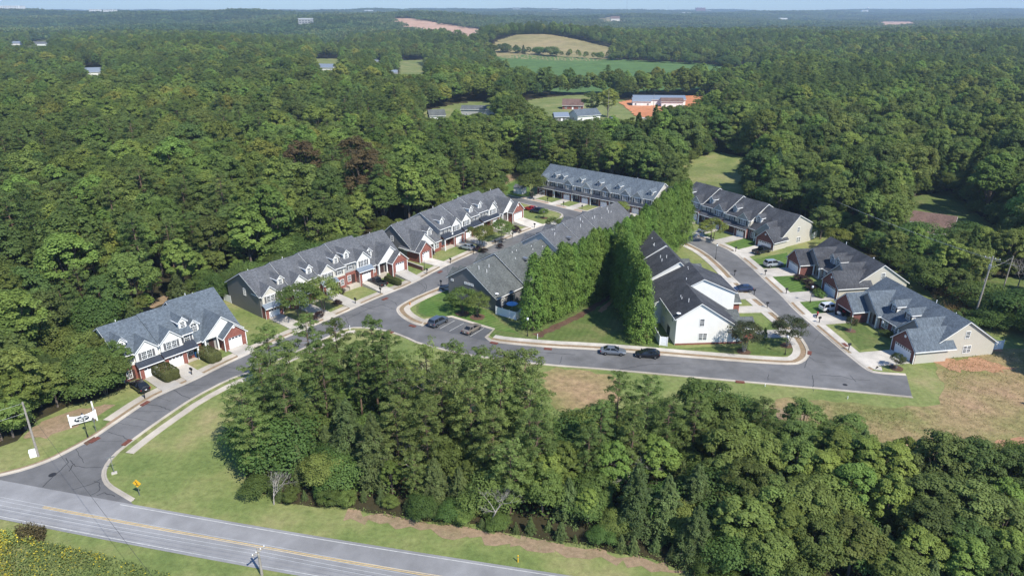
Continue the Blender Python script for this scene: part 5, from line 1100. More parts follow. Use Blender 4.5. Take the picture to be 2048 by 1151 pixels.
scatter('undergrowth',NEARW,20000,(.5,2.2),'leaf_shrub','leafy undergrowth on the floor of the wood by the main road',.3,.9,.4)
# thin dead shrubs in the near wood
for px,py,h,lb in ((*(-31.05,74.41),4.6,'grey dead shrub at the left foot of the near wood'),(*(-2.44,70.23),6.5,'tangle of grey bare branches in the middle of the near wood'),(*(-13.30,79.42),7,'pale fallen branches between the near cedars'),(*(15.25,77.80),8,'bare limbs of a dead pine in the near wood'),(*(-13.04,89.01),12.5,'rust needled dying pine in the near wood')): 
    x,y=px,py; plant('bare',x,y,h,lb,wide=1.5)
# ---------------------------------------------------------------- vehicles
def rsec(x,w,zb,zt,b=.16):
    """rounded body cross-section at length position x"""
    return [(x,-w*.86,zb),(x,-w,zb+(zt-zb)*.3),(x,-w*.99,zb+(zt-zb)*.72),(x,-w*.9,zt-.03),(x,-w*.6,zt),(x,w*.6,zt),(x,w*.9,zt-.03),(x,w*.99,zb+(zt-zb)*.72),(x,w,zb+(zt-zb)*.3),(x,w*.86,zb)]
CARS=dict(
 sedan=dict(low=[(-2.38,.74,.42,.86),(-2.2,.85,.26,1.0),(-1.5,.9,.2,1.02),(-.3,.91,.2,.98),(1.0,.91,.2,.95),(1.7,.88,.22,.86),(2.15,.82,.24,.74),(2.38,.66,.36,.64)],gb=(-1.95,1.1,.99,.8),gt=(-1.05,.2,1.42,.6),wx=(-1.42,1.45),wr=.33,L=4.8),
 hatch=dict(low=[(-2.2,.76,.42,1.0),(-2.05,.84,.26,1.06),(-1.4,.88,.2,1.06),(-.2,.89,.2,.99),(.9,.89,.2,.95),(1.6,.86,.22,.86),(2.1,.8,.24,.72),(2.3,.62,.36,.6)],gb=(-2.1,1.3,1.0,.78),gt=(-1.3,.1,1.48,.6),wx=(-1.35,1.38),wr=.32,L=4.5),
 suv=dict(low=[(-2.4,.84,.45,1.1),(-2.3,.92,.3,1.16),(-1.5,.96,.26,1.14),(0,.97,.26,1.1),(1.1,.96,.26,1.08),(1.9,.93,.28,1.0),(2.3,.86,.3,.9),(2.45,.72,.42,.78)],gb=(-2.36,1.15,1.1,.88),gt=(-2.02,.3,1.74,.7),wx=(-1.45,1.5),wr=.38,L=4.9),
 pickup=dict(low=[(-2.9,.92,.5,.62),(-2.88,.95,.42,.64),(-.75,.97,.38,.64),(-.74,.97,.36,1.12),(.9,.97,.36,1.12),(1.3,.96,.36,1.14),(2.2,.94,.38,1.06),(2.75,.9,.4,.98),(2.88,.8,.48,.86)],gb=(-.72,1.5,1.12,.9),gt=(-.55,.65,1.8,.72),wx=(-1.75,1.95),wr=.41,L=5.8))
def car_meshes(kind,color):
    k=('car',kind,color)
    if k in _cache: return _cache[k]
    c=CARS[kind]; b=MB(); b.loft([rsec(*s) for s in c['low']])
    if kind=='pickup':
        for y in (-.96,.84): b.box(-2.88,y,.6,-.74,y+.12,1.14)
        b.box(-2.9,-.94,.6,-2.8,.94,1.12)
    x0,x1,zb,wb=c['gb']; t0,t1,zt,wt=c['gt']
    g=MB(); g.loft([[(x0,-wb,zb-.06),(x1,-wb,zb-.06),(x1,wb,zb-.06),(x0,wb,zb-.06)],[(t0,-wt,zt),(t1,-wt,zt),(t1,wt,zt),(t0,wt,zt)]])
    r=MB(); r.loft([[(t0-.04,-wt-.02,zt-.03),(t1+.04,-wt-.02,zt-.03),(t1+.04,wt+.02,zt-.03),(t0-.04,wt+.02,zt-.03)],[(t0-.02,-wt,zt+.02),(t1,-wt,zt+.02),(t1,wt,zt+.02),(t0-.02,wt,zt+.02)],[(t0+.2,-wt+.14,zt+.05),(t1-.2,-wt+.14,zt+.05),(t1-.2,wt-.14,zt+.05),(t0+.2,wt-.14,zt+.05)]])
    for y in (-1,1):
        for (a,z) in ((x0,0),(x1,1)):
            tx=t0 if a==x0 else t1; r.tube((a,y*wb,zb-.05),(tx,y*wt,zt),.05,.045,5)
        for q in ((.42,.47) if kind!='pickup' else (.5,)):
            r.tube((x0+(x1-x0)*q,y*(wb+.005),zb-.05),(t0+(t1-t0)*q,y*(wt+.005),zt),.045,.04,5)
        r.box(x1-.25,y*(wb+.02)-.0 if y<0 else wb+.02,zb,x1-.05,(wb+.2) if y>0 else -(wb+.2)+.0,zb+.13) if y>0 else r.box(x1-.25,-(wb+.2),zb,x1-.05,-(wb+.02),zb+.13)
    w=MB(); R_=c['wr']; w.lathe([(R_*.62,-.11),(R_*.97,-.11),(R_,-.05),(R_,.05),(R_*.97,.11),(R_*.62,.11)],n=16)
    m2=MB(); m2.lathe([(R_*.6,-.105),(R_*.6,.1),(R_*.15,.12),(0.01,.12)],n=12)
    hl=MB(); hl.box(-.06,-.16,-.06,.06,.16,.07); P_='paint_'+color
    _cache[k]=dict(b=b.mesh('body',[P_],False),g=g.mesh('window',['car_glass']),r=r.mesh('roof',[P_]),w=w.mesh('wheel',['rubber'],True),m=m2.mesh('rim',['rim_alloy']),h=hl.mesh('headlight',['lamp_clear']),t=hl.mesh('taillight',['lamp_red'])); return _cache[k]
def car(kind,color,px,hd,label,name='parked_car',cat='car',z=.05):
    p=px; o=thing(name,label,cat,(p[0],p[1],z),R(hd)); c=CARS[kind]; q=car_meshes(kind,color)
    inst('body',q['b'],o); inst('window',q['g'],o); inst('roof',q['r'],o); w=c['low'][3][1]
    if kind=='pickup':
        if 'bedf' not in _cache:
            b=MB(); b.box(-2.79,-.83,.63,-.76,.83,.66); _cache['bedf']=b.mesh('truck_bed',['rubber'])
        inst('truck_bed',_cache['bedf'],o)
    for wx in c['wx']:
        for s in (-1,1):
            h=bpy.data.objects.new('wheel',q['w']); link(h,o); h.location=(wx,s*(w-.09),c['wr']); h.rotation_euler=(R(-90*s),0,0)
            inst('rim',q['m'],h)
    f=c['low'][-1]; r=c['low'][0]
    for s in (-1,1):
        inst('headlight',q['h'],o,(f[0]-.1,s*f[1]*.86,f[3]-.1)); inst('taillight',q['t'],o,(r[0]+.06,s*r[1]*.9,r[3]-.12 if kind!='pickup' else .85))
    if 'plate' not in _cache:
        b=MB(); b.box(-.01,-.16,-.08,.01,.16,.08); _cache['plate']=b.mesh('license_plate',['lamp_clear'])
    inst('license_plate',_cache['plate'],o,(r[0]-.012,0,(r[2]+r[3])/2)); return o
car('sedan','black',(-63.14,104.16),140,'black sedan parked on the drive at the end garage of the pale roofed trio',z=.17)
car('pickup','black',(-31.59,152.41),140,'black pickup truck with its bed to the street beside a long hedge',cat='pickup',name='pickup_truck',z=.17)
car('hatch','silver',(-12.08,178.44),146,'pale silver hatchback on the drive beneath the second left row porch',z=.2)
car('sedan','red',(6.09,217.60),146,'red car beside a dark car at the street bend',z=.12); car('suv','navy',(8.07,214.64),146,'dark blue car beside the red car at the street bend',z=.12)
car('suv','slate',(-15.07,130.58),56,'blue grey sport utility vehicle in the parking bay',name='sport_utility_vehicle'); car('sedan','tan',(-8.02,127.23),56,'tan sedan in the parking bay next to the blue grey vehicle')
car('sedan','steel',(18.93,117.36),-7,'grey sedan parked on the street in front of the arborvitae'); car('hatch','black',(25.18,116.14),172,'black hatchback parked on the street behind the grey sedan')
car('pickup','black',(66.04,175.53),32,'black pickup truck nosed in at the dark brick double garage',cat='pickup',name='pickup_truck',z=.17); car('suv','silver',(65.46,165.08),14,'silver blue wagon outside the dark brick garage',z=.17)
car('suv','white',(68.12,137.50),15,'white sport utility vehicle in front of the open garage',name='sport_utility_vehicle',z=.17); car('sedan','silver',(55.89,194.31),32,'silver car in the shade of the spreading street tree',z=.17); car('hatch','navy',(52.69,148.36),184,'dark blue car half hidden behind the white townhouses',z=.17)
x,y=(58.6,413.0); car('suv','steel',(x,y),20,'small grey car on the grass under the far rounded maple',z=terrain(x,y)+.4)
def motorcycle(p,hd,color,label):
    o=thing('motorcycle',label,'motorcycle',(p[0],p[1],.16),R(hd))
    w=MB(); w.lathe([(.2,-.06),(.31,-.06),(.31,.06),(.2,.06)],n=14); wm=w.mesh('wheel',['rubber'],True)
    for x in (-.7,.7):
        h=bpy.data.objects.new('wheel',wm); link(h,o); h.location=(x,0,.31); h.rotation_euler=(R(90),0,0)
    b=MB(); b.loft([[(-.15,-.15,.35),(-.15,.15,.35),(-.15,.15,.75),(-.15,-.15,.75)],[(.4,-.17,.4),(.4,.17,.4),(.4,.15,.95),(.4,-.15,.95)],[(.62,-.08,.6),(.62,.08,.6),(.62,.07,.9),(.62,-.07,.9)]]); b.build('body','paint_'+color,o)
    b=MB(); b.loft([[(-.85,-.1,.78),(-.85,.1,.78),(-.85,.1,.88),(-.85,-.1,.88)],[(-.1,-.14,.72),(-.1,.14,.72),(-.1,.14,.82),(-.1,-.14,.82)]]); b.build('seat','rubber',o)
    b=MB(); b.tube((.45,-.38,1.05),(.45,.38,1.05),.025,.025,6); b.tube((.5,0,1.0),(.72,0,.3),.035,.035,6); b.build('handlebar','metal_black',o)
motorcycle((63.95,134.09),60,'red','red motorcycle parked on the sidewalk by the mailbox'); motorcycle((68.89,134.61),150,'white','white motorcycle between the white vehicle and the open garage'); motorcycle((70.18,135.13),120,'red','red motorcycle at the corner of the open garage')
# ---------------------------------------------------------------- street furniture
def proto_parts(parts): return [(n,m.mesh(n,[mat],sm)) for n,m,mat,sm in parts]
def make(name,parts,label,cat,p,hd=0,group=None,z=0,s=1):
    o=thing(name,label,cat,(p[0],p[1],z),R(hd),group); o.scale=(s,s,s)
    for n,me in parts: inst(n,me,o)
    return o
a=MB(); a.box(-.06,-.06,-.2,.06,.06,1.05); b=MB(); b.box(-.3,-.12,1.02,.28,.12,1.3); b.prism([(-.3,-.12,1.3),(-.3,.12,1.3),(-.3,.07,1.4),(-.3,-.07,1.4)],(.58,0,0)); c=MB(); c.tube((-.02,0,.75),(-.3,0,1.02),.03,.03,5); c.box(-.26,.12,1.1,-.1,.14,1.28); c.tube((0,0,.5),(.0,0,1.5),.05,.03,6)
MBX=proto_parts([('post',a,'metal_black',False),('box',b,'metal_black',False),('bracket',c,'metal_black',False)])
ML=[((-60.85,101.04),'at the entrance end of the left street, behind the black sedan',150),((-56.47,109.06),'between the two drives of the pale roofed trio',150),((-34.26,141.06),'before the leafy street trees of the long row',140),((-29.85,147.14),'behind the black pickup',140),((-20.72,159.73),'at the foot of the drive of the last long row unit',140),((-15.61,167.31),'by the drive of the arched dormer unit',140),((-10.15,174.72),'behind the silver hatchback',140),((-4.65,182.29),'nearer the olive green street trees',140),((0.14,189.06),'below the hedge of the brick double garage unit',140),((6.64,198.30),'beside the wide drive at the street bend',140),((-16.55,151.78),'on the corner verge across from the left row',-40),
 ((6.13,232.89),'under the round tree at the far row',-125),((11.88,228.23),'at the second drive of the far row',-125),((16.88,223.11),'at the third drive of the far row',-125),((22.55,218.80),'at the fourth drive of the far row',-125),((27.70,214.64),'at the fifth drive of the far row',-125),((55.50,186.76),'under the spreading street tree',-150),((59.40,176.35),'by the drive with the black pickup on the right',-150),((61.31,158.70),'by the drive with the silver blue wagon',-170),((62.09,146.84),'at the striped lawn of the dark roofed homes',-170),((63.14,131.08),'beside the red motorcycle',-170),((63.73,118.81),'at the wide drive of the end home',-170),((53.92,158.70),'across from the silver blue wagon',0),((54.65,146.25),'behind the dark blue car',0),((55.08,138.85),'nearest the corner crape myrtles on the left side',0)]
for p,l,h in ML:
    make('mailbox',MBX,'black post mailbox '+l,'mailbox',p,h,'black post mailboxes along the streets',z=.09)
a=MB(); a.tube((0,0,-.2),(0,0,3.4),.06,.045,8); a.lathe([(.14,0),(.1,.5),(.06,.6)],n=8); b=MB(); b.lathe([(.05,3.4),(.2,3.6),(.23,3.85),(.15,4.05)],n=10); c=MB(); c.lathe([(.17,4.05),(.08,4.2),(.02,4.3)],n=8)
LAMP=proto_parts([('post',a,'metal_black',False),('globe',b,'lamp_globe',True),('cap',c,'metal_black',False)])
for p,l in zip([(-63.98,89.80),(-21.65,162.54),(3.06,124.91),(51.03,116.95),(52.57,170.75),(65.57,141.90)],('in front of the entrance sign','beside the brick retaining wall on the left street','at the street end of the left arborvitae row','under the corner crape myrtle','behind the white townhouses at the right street','in front of the end homes on the right')):
    make('street_lamp',LAMP,'slim black street lamp '+l,'street lamp',p,0,'slim black street lamps')
# entrance sign: two white panels in a V with an oval name plate
A0=(-68.1,92.5); A1=(-64.6,94.9); A2=(-66.6,97.4)
r=thing('entrance_sign','white V shaped entrance sign with dark oval name plate','sign',(A0[0],A0[1],0),math.atan2(A1[1]-A0[1],A1[0]-A0[0])); Ls=math.dist(A0,A1); r.scale=(.84,.84,.74)
for x0 in (0,Ls):
    m=MB(); m.box(x0-.12,-.12,-.3,x0+.12,.12,2.9 if x0==0 else 2.5); m.prism([(x0-.15,-.15,2.9 if x0==0 else 2.5),(x0+.15,-.15,2.9 if x0==0 else 2.5),(x0+.15,.15,2.9 if x0==0 else 2.5),(x0-.15,.15,2.9 if x0==0 else 2.5)],(0,0,.08)); m.build('post','trim_white',r)
m=MB(); n=12; bot=[(.121+(Ls-.242)*i/n,-.04,.45) for i in range(n+1)]; top=[(.121+(Ls-.242)*i/n,-.04,2.5-.45*math.sin(math.pi*i/n)) for i in range(n+1)]; m.prism(bot+top[::-1],(0,.08,0)); m.build('sign_panel','trim_white',r)
d=math.atan2(A2[1]-A1[1],A2[0]-A1[0])-math.atan2(A1[1]-A0[1],A1[0]-A0[0]); L2=math.dist(A1,A2)
m=MB(); bot=[(.15+(L2-.27)*i/n,-.04,.45) for i in range(n+1)]; top=[(.15+(L2-.27)*i/n,-.04,2.5-.35*math.sin(math.pi*i/n)) for i in range(n+1)]; m.prism(bot+top[::-1],(0,.08,0)); o=m.build('sign_panel','trim_white',r); o.location=(Ls,0,0); o.rotation_euler=(0,0,d)
m=MB(); m.box(L2-.12,-.12,-.3,L2+.12,.12,2.9); o=m.build('post','trim_white',r); o.location=(Ls,0,0); o.rotation_euler=(0,0,d)
m=MB(); m.prism([(Ls*.45+1.22*math.cos(a*math.pi/14),-.06,1.32+.62*math.sin(a*math.pi/14)) for a in range(28)],(0,.015,0)); ov=m.build('name_plate','sign_navy',r)
def text(s,size,loc,parent,mat,shear=0):
    cu=bpy.data.curves.new('lettering','FONT'); cu.body=s; cu.size=size; cu.align_x='CENTER'; cu.align_y='CENTER'; cu.extrude=.004; cu.shear=shear; cu.offset=.012; cu.materials.append(M[mat]); tmp=bpy.data.objects.new('lettering',cu); lm=bpy.data.meshes.new_from_object(tmp); bpy.data.objects.remove(tmp); o=bpy.data.objects.new('lettering',lm); link(o,parent); o.location=loc; o.rotation_euler=(R(90),0,0); return o
text('Braxton',.58,(Ls*.45,-.07,1.48),ov,'trim_white',.25); text('Gate',.52,(Ls*.45,-.07,1.06),ov,'trim_white',.25)
# signs
def sign_post(name,label,p,hd,H,z=0):
    o=thing(name,label,'sign',(p[0],p[1],z),R(hd)); m=MB(); m.box(-.035,-.03,-.3,.035,.03,H); m.build('post','metal_grey',o); return o
o=sign_post('warning_sign','yellow diamond warning sign with black side road symbol on the front lawn',(-49.38,76.13),-8,2.5)
m=MB(); q=.62; m.prism([(0,-.05,2.05-q),(q,-.05,2.05),(0,-.05,2.05+q),(-q,-.05,2.05)],(0,.02,0)); pl=m.build('sign_panel','sign_yellow',o)
m=MB(); m.box(-.045,-.06,1.72,.045,-.053,2.08)
m.prism([(-.04,-.06,2.02),(.05,-.06,2.02),(-.16,-.06,2.38),(-.25,-.06,2.36)],(0,.007,0)); m.prism([(.0,-.0605,1.98),(.045,-.0605,1.9),(.27,-.0605,1.72),(.22,-.0605,1.66),(.0,-.0605,1.85)],(0,.007,0)); m.prism([(.0,-.061,1.98),(-.045,-.061,1.9),(-.27,-.061,1.72),(-.22,-.061,1.66),(.0,-.061,1.85)],(0,.007,0)); m.build('symbol','sign_black',pl)
o=sign_post('stop_sign','grey back of a stop sign beside the entrance street',(-63.44,91.14),160,2.6)
m=MB(); m.prism([(.4*math.cos(R(22.5+45*i)),-.05,2.2+.4*math.sin(R(22.5+45*i))) for i in range(8)],(0,.02,0)); b=m.build('sign_panel','paint_red',o)
m=MB(); m.prism([(.39*math.cos(R(22.5+45*i)),-.028,2.2+.39*math.sin(R(22.5+45*i))) for i in range(8)],(0,.006,0)); m.build('sign_back','metal_grey',b); text('STOP',.26,(0,-.055,2.2),b,'trim_white')
o=sign_post('street_name_sign','street name sign with two blades at the lawn corner of the junction',(-55.33,80.98),30,2.9)
for a in (0,90):
    m=MB(); m.box(-.5,-.012,2.55+a*.0022,.5,.012,2.73+a*.0022); b=m.build('sign_blade','metal_grey',o); b.rotation_euler=(0,0,R(a))
m=MB(); m.box(-.35,-.25,0,.35,.25,.18); m.build('base','concrete_pale',o)
def simple(name,label,cat,p,mats,z=0,hd=0):
    o=thing(name,label,cat,(p[0],p[1],z),R(hd))
    for n_,m,mt in mats: m.build(n_,mt,o)
    return o
m=MB(); m.lathe([(.16,0),(.16,.08),(.11,.1),(.11,.55),(.14,.57),(.1,.68),(.03,.74)],n=10); c=MB(); c.tube((-.2,0,.42),(.2,0,.42),.06,.06,8)
simple('fire_hydrant','orange fire hydrant on the corner verge','hydrant',(-22.25,140.50),[('body',m,'hydrant_paint'),('nozzle',c,'hydrant_paint')])
m=MB(); m.loft([[(-.25,-.28,.05),(.25,-.28,.05),(.25,.28,.05),(-.25,.28,.05)],[(-.31,-.36,1.02),(.31,-.36,1.02),(.31,.36,1.02),(-.31,.36,1.02)]]); c=MB(); c.prism([(-.34,-.4,1.03),(.34,-.4,1.03),(.34,.4,1.08),(-.34,.4,1.08)],(0,0,.06)); 
simple('wheelie_bin','blue wheeled bin against the large clipped hedge','bin',(-58.37,115.94),[('body',m,'plastic_blue'),('lid',c,'plastic_blue')],.14,-35)
m=MB(); m.box(-.5,-.4,0,.5,.4,.9); c=MB(); c.box(-.54,-.44,.901,.54,.44,.98); simple('utility_box','white utility box at the foot of the left pole','utility box',(-69.07,85.09),[('body',m,'vinyl_white'),('lid',c,'vinyl_white')],0,30)
for p,l,k in zip([(5.00,123.79),(0.70,64.18),(-32.59,127.70),(35.17,103.49),(55.63,101.04),(43.34,105.18)],('white marker post on the lawn before the left arborvitae','yellow marker post on the grass by the main road','white marker post at the street corner above the wood','white utility stub below the lower street','second white utility stub towards the street end','small white stub in the grass below the lower street'),'wywwww'):
    m=MB(); m.lathe([(.07,-.1),(.07,1.0 if 'post' in l else .45),(.03,1.06 if 'post' in l else .5)],n=8); c=MB(); c.lathe([(.075,.7 if 'post' in l else .3),(.075,.8 if 'post' in l else .36)],n=8)
    simple('marker_post',l,'marker post',p,[('post',m,'yellow_plastic' if k=='y' else 'vinyl_white'),('band',c,'metal_grey')])
# patio umbrella, fences, retaining wall, meters
m=MB(); m.tube((0,0,0),(0,0,2.4),.03,.03,6); c=MB(); n=8
for i in range(n):
    a,b=2*math.pi*i/n,2*math.pi*(i+1)/n; c.add([(0,0,2.5),(1.3*math.cos(a),1.3*math.sin(a),2.0),(1.3*math.cos(b),1.3*math.sin(b),2.0),(0,0,2.44),(1.28*math.cos(a),1.28*math.sin(a),1.95),(1.28*math.cos(b),1.28*math.sin(b),1.95)],[(0,1,2),(5,4,3),(1,4,5,2)])
simple('patio_umbrella','pale blue patio umbrella behind the white fence at the corner home','umbrella',(0.00,136.70),[('pole',m,'metal_grey'),('canopy',c,'tarp_blue')])
def fence(pts,h,label,step=1.9):
    o=thing('vinyl_fence',label,'fence',(pts[0][0],pts[0][1],0)); bx,by=pts[0]
    for a,b in zip(pts,pts[1:]):
        n=max(1,round(math.dist(a,b)/step)); an=math.atan2(b[1]-a[1],b[0]-a[0]); L=math.dist(a,b)/n
        for k in range(n+1):
            m=MB(); m.box(-.07,-.07,-.2,.07,.07,h+.1); f=m.build('post','vinyl_white',o); f.location=(a[0]-bx+math.cos(an)*L*k,a[1]-by+math.sin(an)*L*k,0); f.rotation_euler=(0,0,an)
        for k in range(n):
            m=MB(); m.box(.072,-.02,.05,L-.072,.02,h); f=m.build('fence_panel','vinyl_white',o); f.location=(a[0]-bx+math.cos(an)*L*k,a[1]-by+math.sin(an)*L*k,0); f.rotation_euler=(0,0,an)
fence([(-3.39,135.65),(0.83,132.57),(2.74,135.13)],1.8,'white vinyl fence behind the grey gabled corner home'); fence([(29.70,120.50),(28.35,120.93),(28.05,126.52)],1.9,'white vinyl fence at the back of the white end townhouse')
fence([(83.31,186.76),(86.11,189.53)],1.8,'white vinyl fence behind the stepped row end unit'); fence([(90.24,118.81),(93.21,119.44)],1.8,'white vinyl fence at the back of the blue grey end home'); fence([(-61.62,141.62),(-63.81,143.32)],1.7,'white vinyl fence beside the shaded gable of the long row')
r=thing('retaining_wall','low red brick retaining wall on the slope between the two left rows','wall',(*(-26.79,166.56),0)); a,b=(-26.79,166.56),(-21.98,162.19); an=math.atan2(b[1]-a[1],b[0]-a[0]); L=math.dist(a,b); r.rotation_euler=(0,0,an)
m=MB(); m.box(0,-.15,-.3,L,.15,1.0); m.build('wall','brick_dark',r); m=MB(); m.box(-.04,-.19,1.001,L+.04,.19,1.09); m.build('coping','concrete',r)
# utility poles and wires
def pole(p,H,lean,arm,label,mat='wood_pole',hd=0,tr=False,r0=.17):
    o=thing('utility_pole',label,'utility pole',(p[0],p[1],0),R(hd)); o.rotation_euler=(R(lean[0]),R(lean[1]),R(hd))
    m=MB(); m.tube((0,0,-.5),(0,0,H),r0,r0*.68,10); m.build('pole',mat,o)
    if arm:
        m=MB(); m.box(-arm,-.12,H-.55,arm,-.0,H-.42); m.build('crossarm','wood_pole',o)
        for x in (-arm*.9,-arm*.35,arm*.35,arm*.9):
            m=MB(); m.lathe([(.03,0),(.06,.05),(.06,.14),(.03,.2)],(x,-.06,H-.42),8); m.build('insulator','vinyl_white',o)
    if tr:
        m=MB(); m.lathe([(.26,0),(.28,.05),(.28,.85),(.24,.95),(.1,1.0)],(0,-.45,H-2.6),12); m.build('transformer','metal_grey',o)
    return o
pole((-68.41,84.97),9.0,(0,0),0,'weathered wooden utility pole left of the entrance sign',tr=False)
m=MB(); m.box(-.15,-.3,6.9,.15,-.12,7.4)
pole((-28.55,62.16),3.9,(0,0),.9,'wooden pole with crossarm at the bottom edge below the main road',hd=60)
pole((95.9,132.6),14.0,(-1.5,1.5),1.4,'tall leaning utility pole with crossarm behind the end home',hd=-40,tr=True,r0=.2)
pole((112.3,148.7),8.5,(0,2),.0,'shorter bare pole on the bright lawn behind the tall pole'); pole((87.88,234.25),10,(0,0),1.4,'utility pole with crossarm among trees behind the stepped row',hd=-25,tr=True)
x,y=(55.4,412.9); pole((x,y),17,(0,0),0,'thin pole beside the far driveway',r0=.14); x,y=(73.7,374.1); pole((x,y),19,(0,0),0,'thin pole before the orange clay lot',r0=.14)
m=MB(); m.tube((95.2,130.2,.0),(95.6,131.4,2.6),.06,.06,6); o=m.build('guy_guard','yellow_plastic'); tag(o,'yellow guy wire guard leaning at the tall pole','guy guard')
def wire(a,b,sag,label,mat='wire',r=.012,n=14):
    m=MB(); pr=None
    for i in range(n+1):
        t=i/n; p=(a[0]+(b[0]-a[0])*t,a[1]+(b[1]-a[1])*t,a[2]+(b[2]-a[2])*t-sag*4*t*(1-t))
        if pr: m.tube(pr,p,r,r,4,caps=False)
        pr=p
    o=m.build('overhead_wire',mat); tag(o,label,'wire')
pt=(*(-68.41,84.97),)
wire((-68.4,85,8.8),(-92,70,8),.4,'upper overhead wire leaving the frame from the left pole'); wire((-68.4,85,7.3),(-92,68,6.5),.4,'lower overhead wire leaving the frame from the left pole')
wire((-68.4,85,8.7),(-10,30,8),1.2,'overhead wire from the left pole crossing the main road','wire_dark',.018)
B=(-28.6,62.2)
for k,(dx,dz,l) in enumerate(((-.8,3.75,'first'),(-.3,3.75,'second'),(.3,3.75,'third'),(.8,3.75,'fourth'))):
    wire((B[0]+dx*.5,B[1]+dx*.87,dz),(-95+dx*.5,77+dx*1.2,5.2),.5,l+' of four wires along the main road left of the low pole'); wire((B[0]+dx*.5,B[1]+dx*.87,dz),(20+dx*.5,51+dx,4.5),.4,l+' of four wires along the main road right of the low pole')
wire((95.9,132.6,13.4),(87.9,234,9.6),1.5,'overhead wire from the tall pole to the pole in the trees','wire'); wire((96.8,132.0,13.4),(88.6,234,9.6),1.7,'second overhead wire from the tall pole to the pole in the trees','wire')
wire((95.9,132.6,13.3),(150,95,12),1,'overhead wire leaving the frame from the tall pole'); wire((95.9,132.6,11.6),(112.3,148.7,8),.4,'service wire between the tall pole and the shorter pole')
# ---------------------------------------------------------------- buildings beyond the development
def simple_house(name,label,p,hd,w,d,h,rise,roof,wall,z=None,win=3,cat='house',door=True,axis='x',ew=None):
    o=thing(name,label,cat,(p[0],p[1],terrain(*p) if z is None else z),R(hd))
    m=MB(); m.prism([(-w/2,-d/2,-2),(-w/2,d/2,-2),(-w/2,d/2,h),(-w/2,0,h+rise),(-w/2,-d/2,h)],(w,0,0)); m.build('wall',wall,o)
    gable_roof(o,'x',-w/2,w/2,0,d/2,d/2,h,h,h+rise,roof,o_end=.4,o_eave=.5)
    for i in range(win):
        x=-w/2+(i+.5)*w/win
        if door and i==win//2:
            m=MB(); m.box(x-.5,-d/2-.06,-.3,x+.5,-d/2-.01,2.0); m.build('door','door_white',o)
        else: window(o,x,-d/2,.9,1.1,1.2)
    window(o,-w/2,0,.9,1.0,1.2,rz=-R(90)); window(o,w/2,0,.9,1.0,1.2,rz=R(90)); return o
FH=[('house','low house with brown roof between lawn and dark maple',(39.3,461.1),-8,13,10,3.0,3.2,'roof_brown','brick_red'),('house','blue grey roofed house with white gable in the farm clearing',(42.0,412.6),25,15,10,3.4,2.8,'roof_blue','siding_white'),('shed','small blue grey shed with white trim left of the farm houses',(27.8,408.4),8,8,7,3.0,1.8,'metal_blue','siding_grey'),
 ('barn','long white metal shed behind the orange clay lot',(98.2,482.6),-4,34,11,4.6,2.0,'metal_blue','siding_white'),('shed','smaller white barn with rusty roof right of the long shed',(105.2,474.5),-4,14,9,4.0,1.8,'roof_brown','siding_white'),('shed','white outbuilding left of the long shed, half hidden by trees',(86.2,479.4),-4,12,7,3.6,1.6,'metal_blue','siding_white'),
 ('house','pale grey roofed house in the far left woods',(-193.6,766.5),-12,18,11,4,3,'metal_blue','siding_white'),('house','small white gabled house deep in the left woods',(-397.4,693.7),20,13,10,4,3.5,'metal_blue','siding_white'),('shed','little grey shed with white gable in the mid woods clearing',(-43.5,410.9),15,9,8,3.2,2.6,'roof_green','siding_white'),('house','flat grey roof showing among the mid woods',(-19.7,427.0),-6,20,10,4.5,1.6,'roof_green','siding_lightgrey'),
 ('shed','tiny white shed by the clearing in the left woods',(-124.6,766.9),10,8,6,3,2,'metal_blue','siding_white'),('house','small white house beside the far clearing',(-172.0,941.2),10,9,8,3.5,3,'metal_blue','siding_white'),('barn','white barn left of the dead tree at the far left',(-894.8,1337.3),5,20,12,5,3,'metal_blue','siding_white'),('barn','dark roofed barn right of the dead tree at the far left',(-842.3,1325.5),5,24,12,5,3,'roof_grey','siding_white')]
for f in FH: simple_house(f[0],f[1],f[2],*f[3:],cat=f[0])
simple_house('house','tan gabled brick house behind the dark oaks on the right',(121.89,195.30),-35,10.5,7.5,3.2,2.0,'roof_brown','brick_red'); simple_house('garage','white walled garage with dark brown roof in front of the brick house',(116.81,187.67),-5,9,8,3.0,1.5,'roof_brown','siding_white',cat='garage')
simple_house('house','white house glimpsed through trees behind the far row',(35.69,296.24),-30,12,9,4,2.5,'metal_blue','siding_white'); simple_house('house','pale blue roofed house glimpsed through trees behind the far row',(50.83,290.04),-30,14,9,4.5,2.6,'tarp_blue','siding_white')
simple_house('house','grey roofed house buried in the trees at the left edge',(-141.31,191.42),10,14,10,4.2,3,'roof_grey','siding_lightgrey')
m=MB(); m.box(-1.8,-1.4,-.1,1.8,1.4,2.2); c=MB(); c.prism([(-1.9,-1.6,2.201),(-1.9,1.6,2.201),(-1.9,0,3.1)],(3.8,0,0)); d=MB(); d.box(-.6,-1.46,0,.6,-1.41,1.9)
simple('garden_shed','small white garden shed in the shade of the round tree','shed',(2.81,240.56),[('wall',m,'siding_white'),('roof',c,'roof_grey'),('door',d,'door_white')],0,-30)
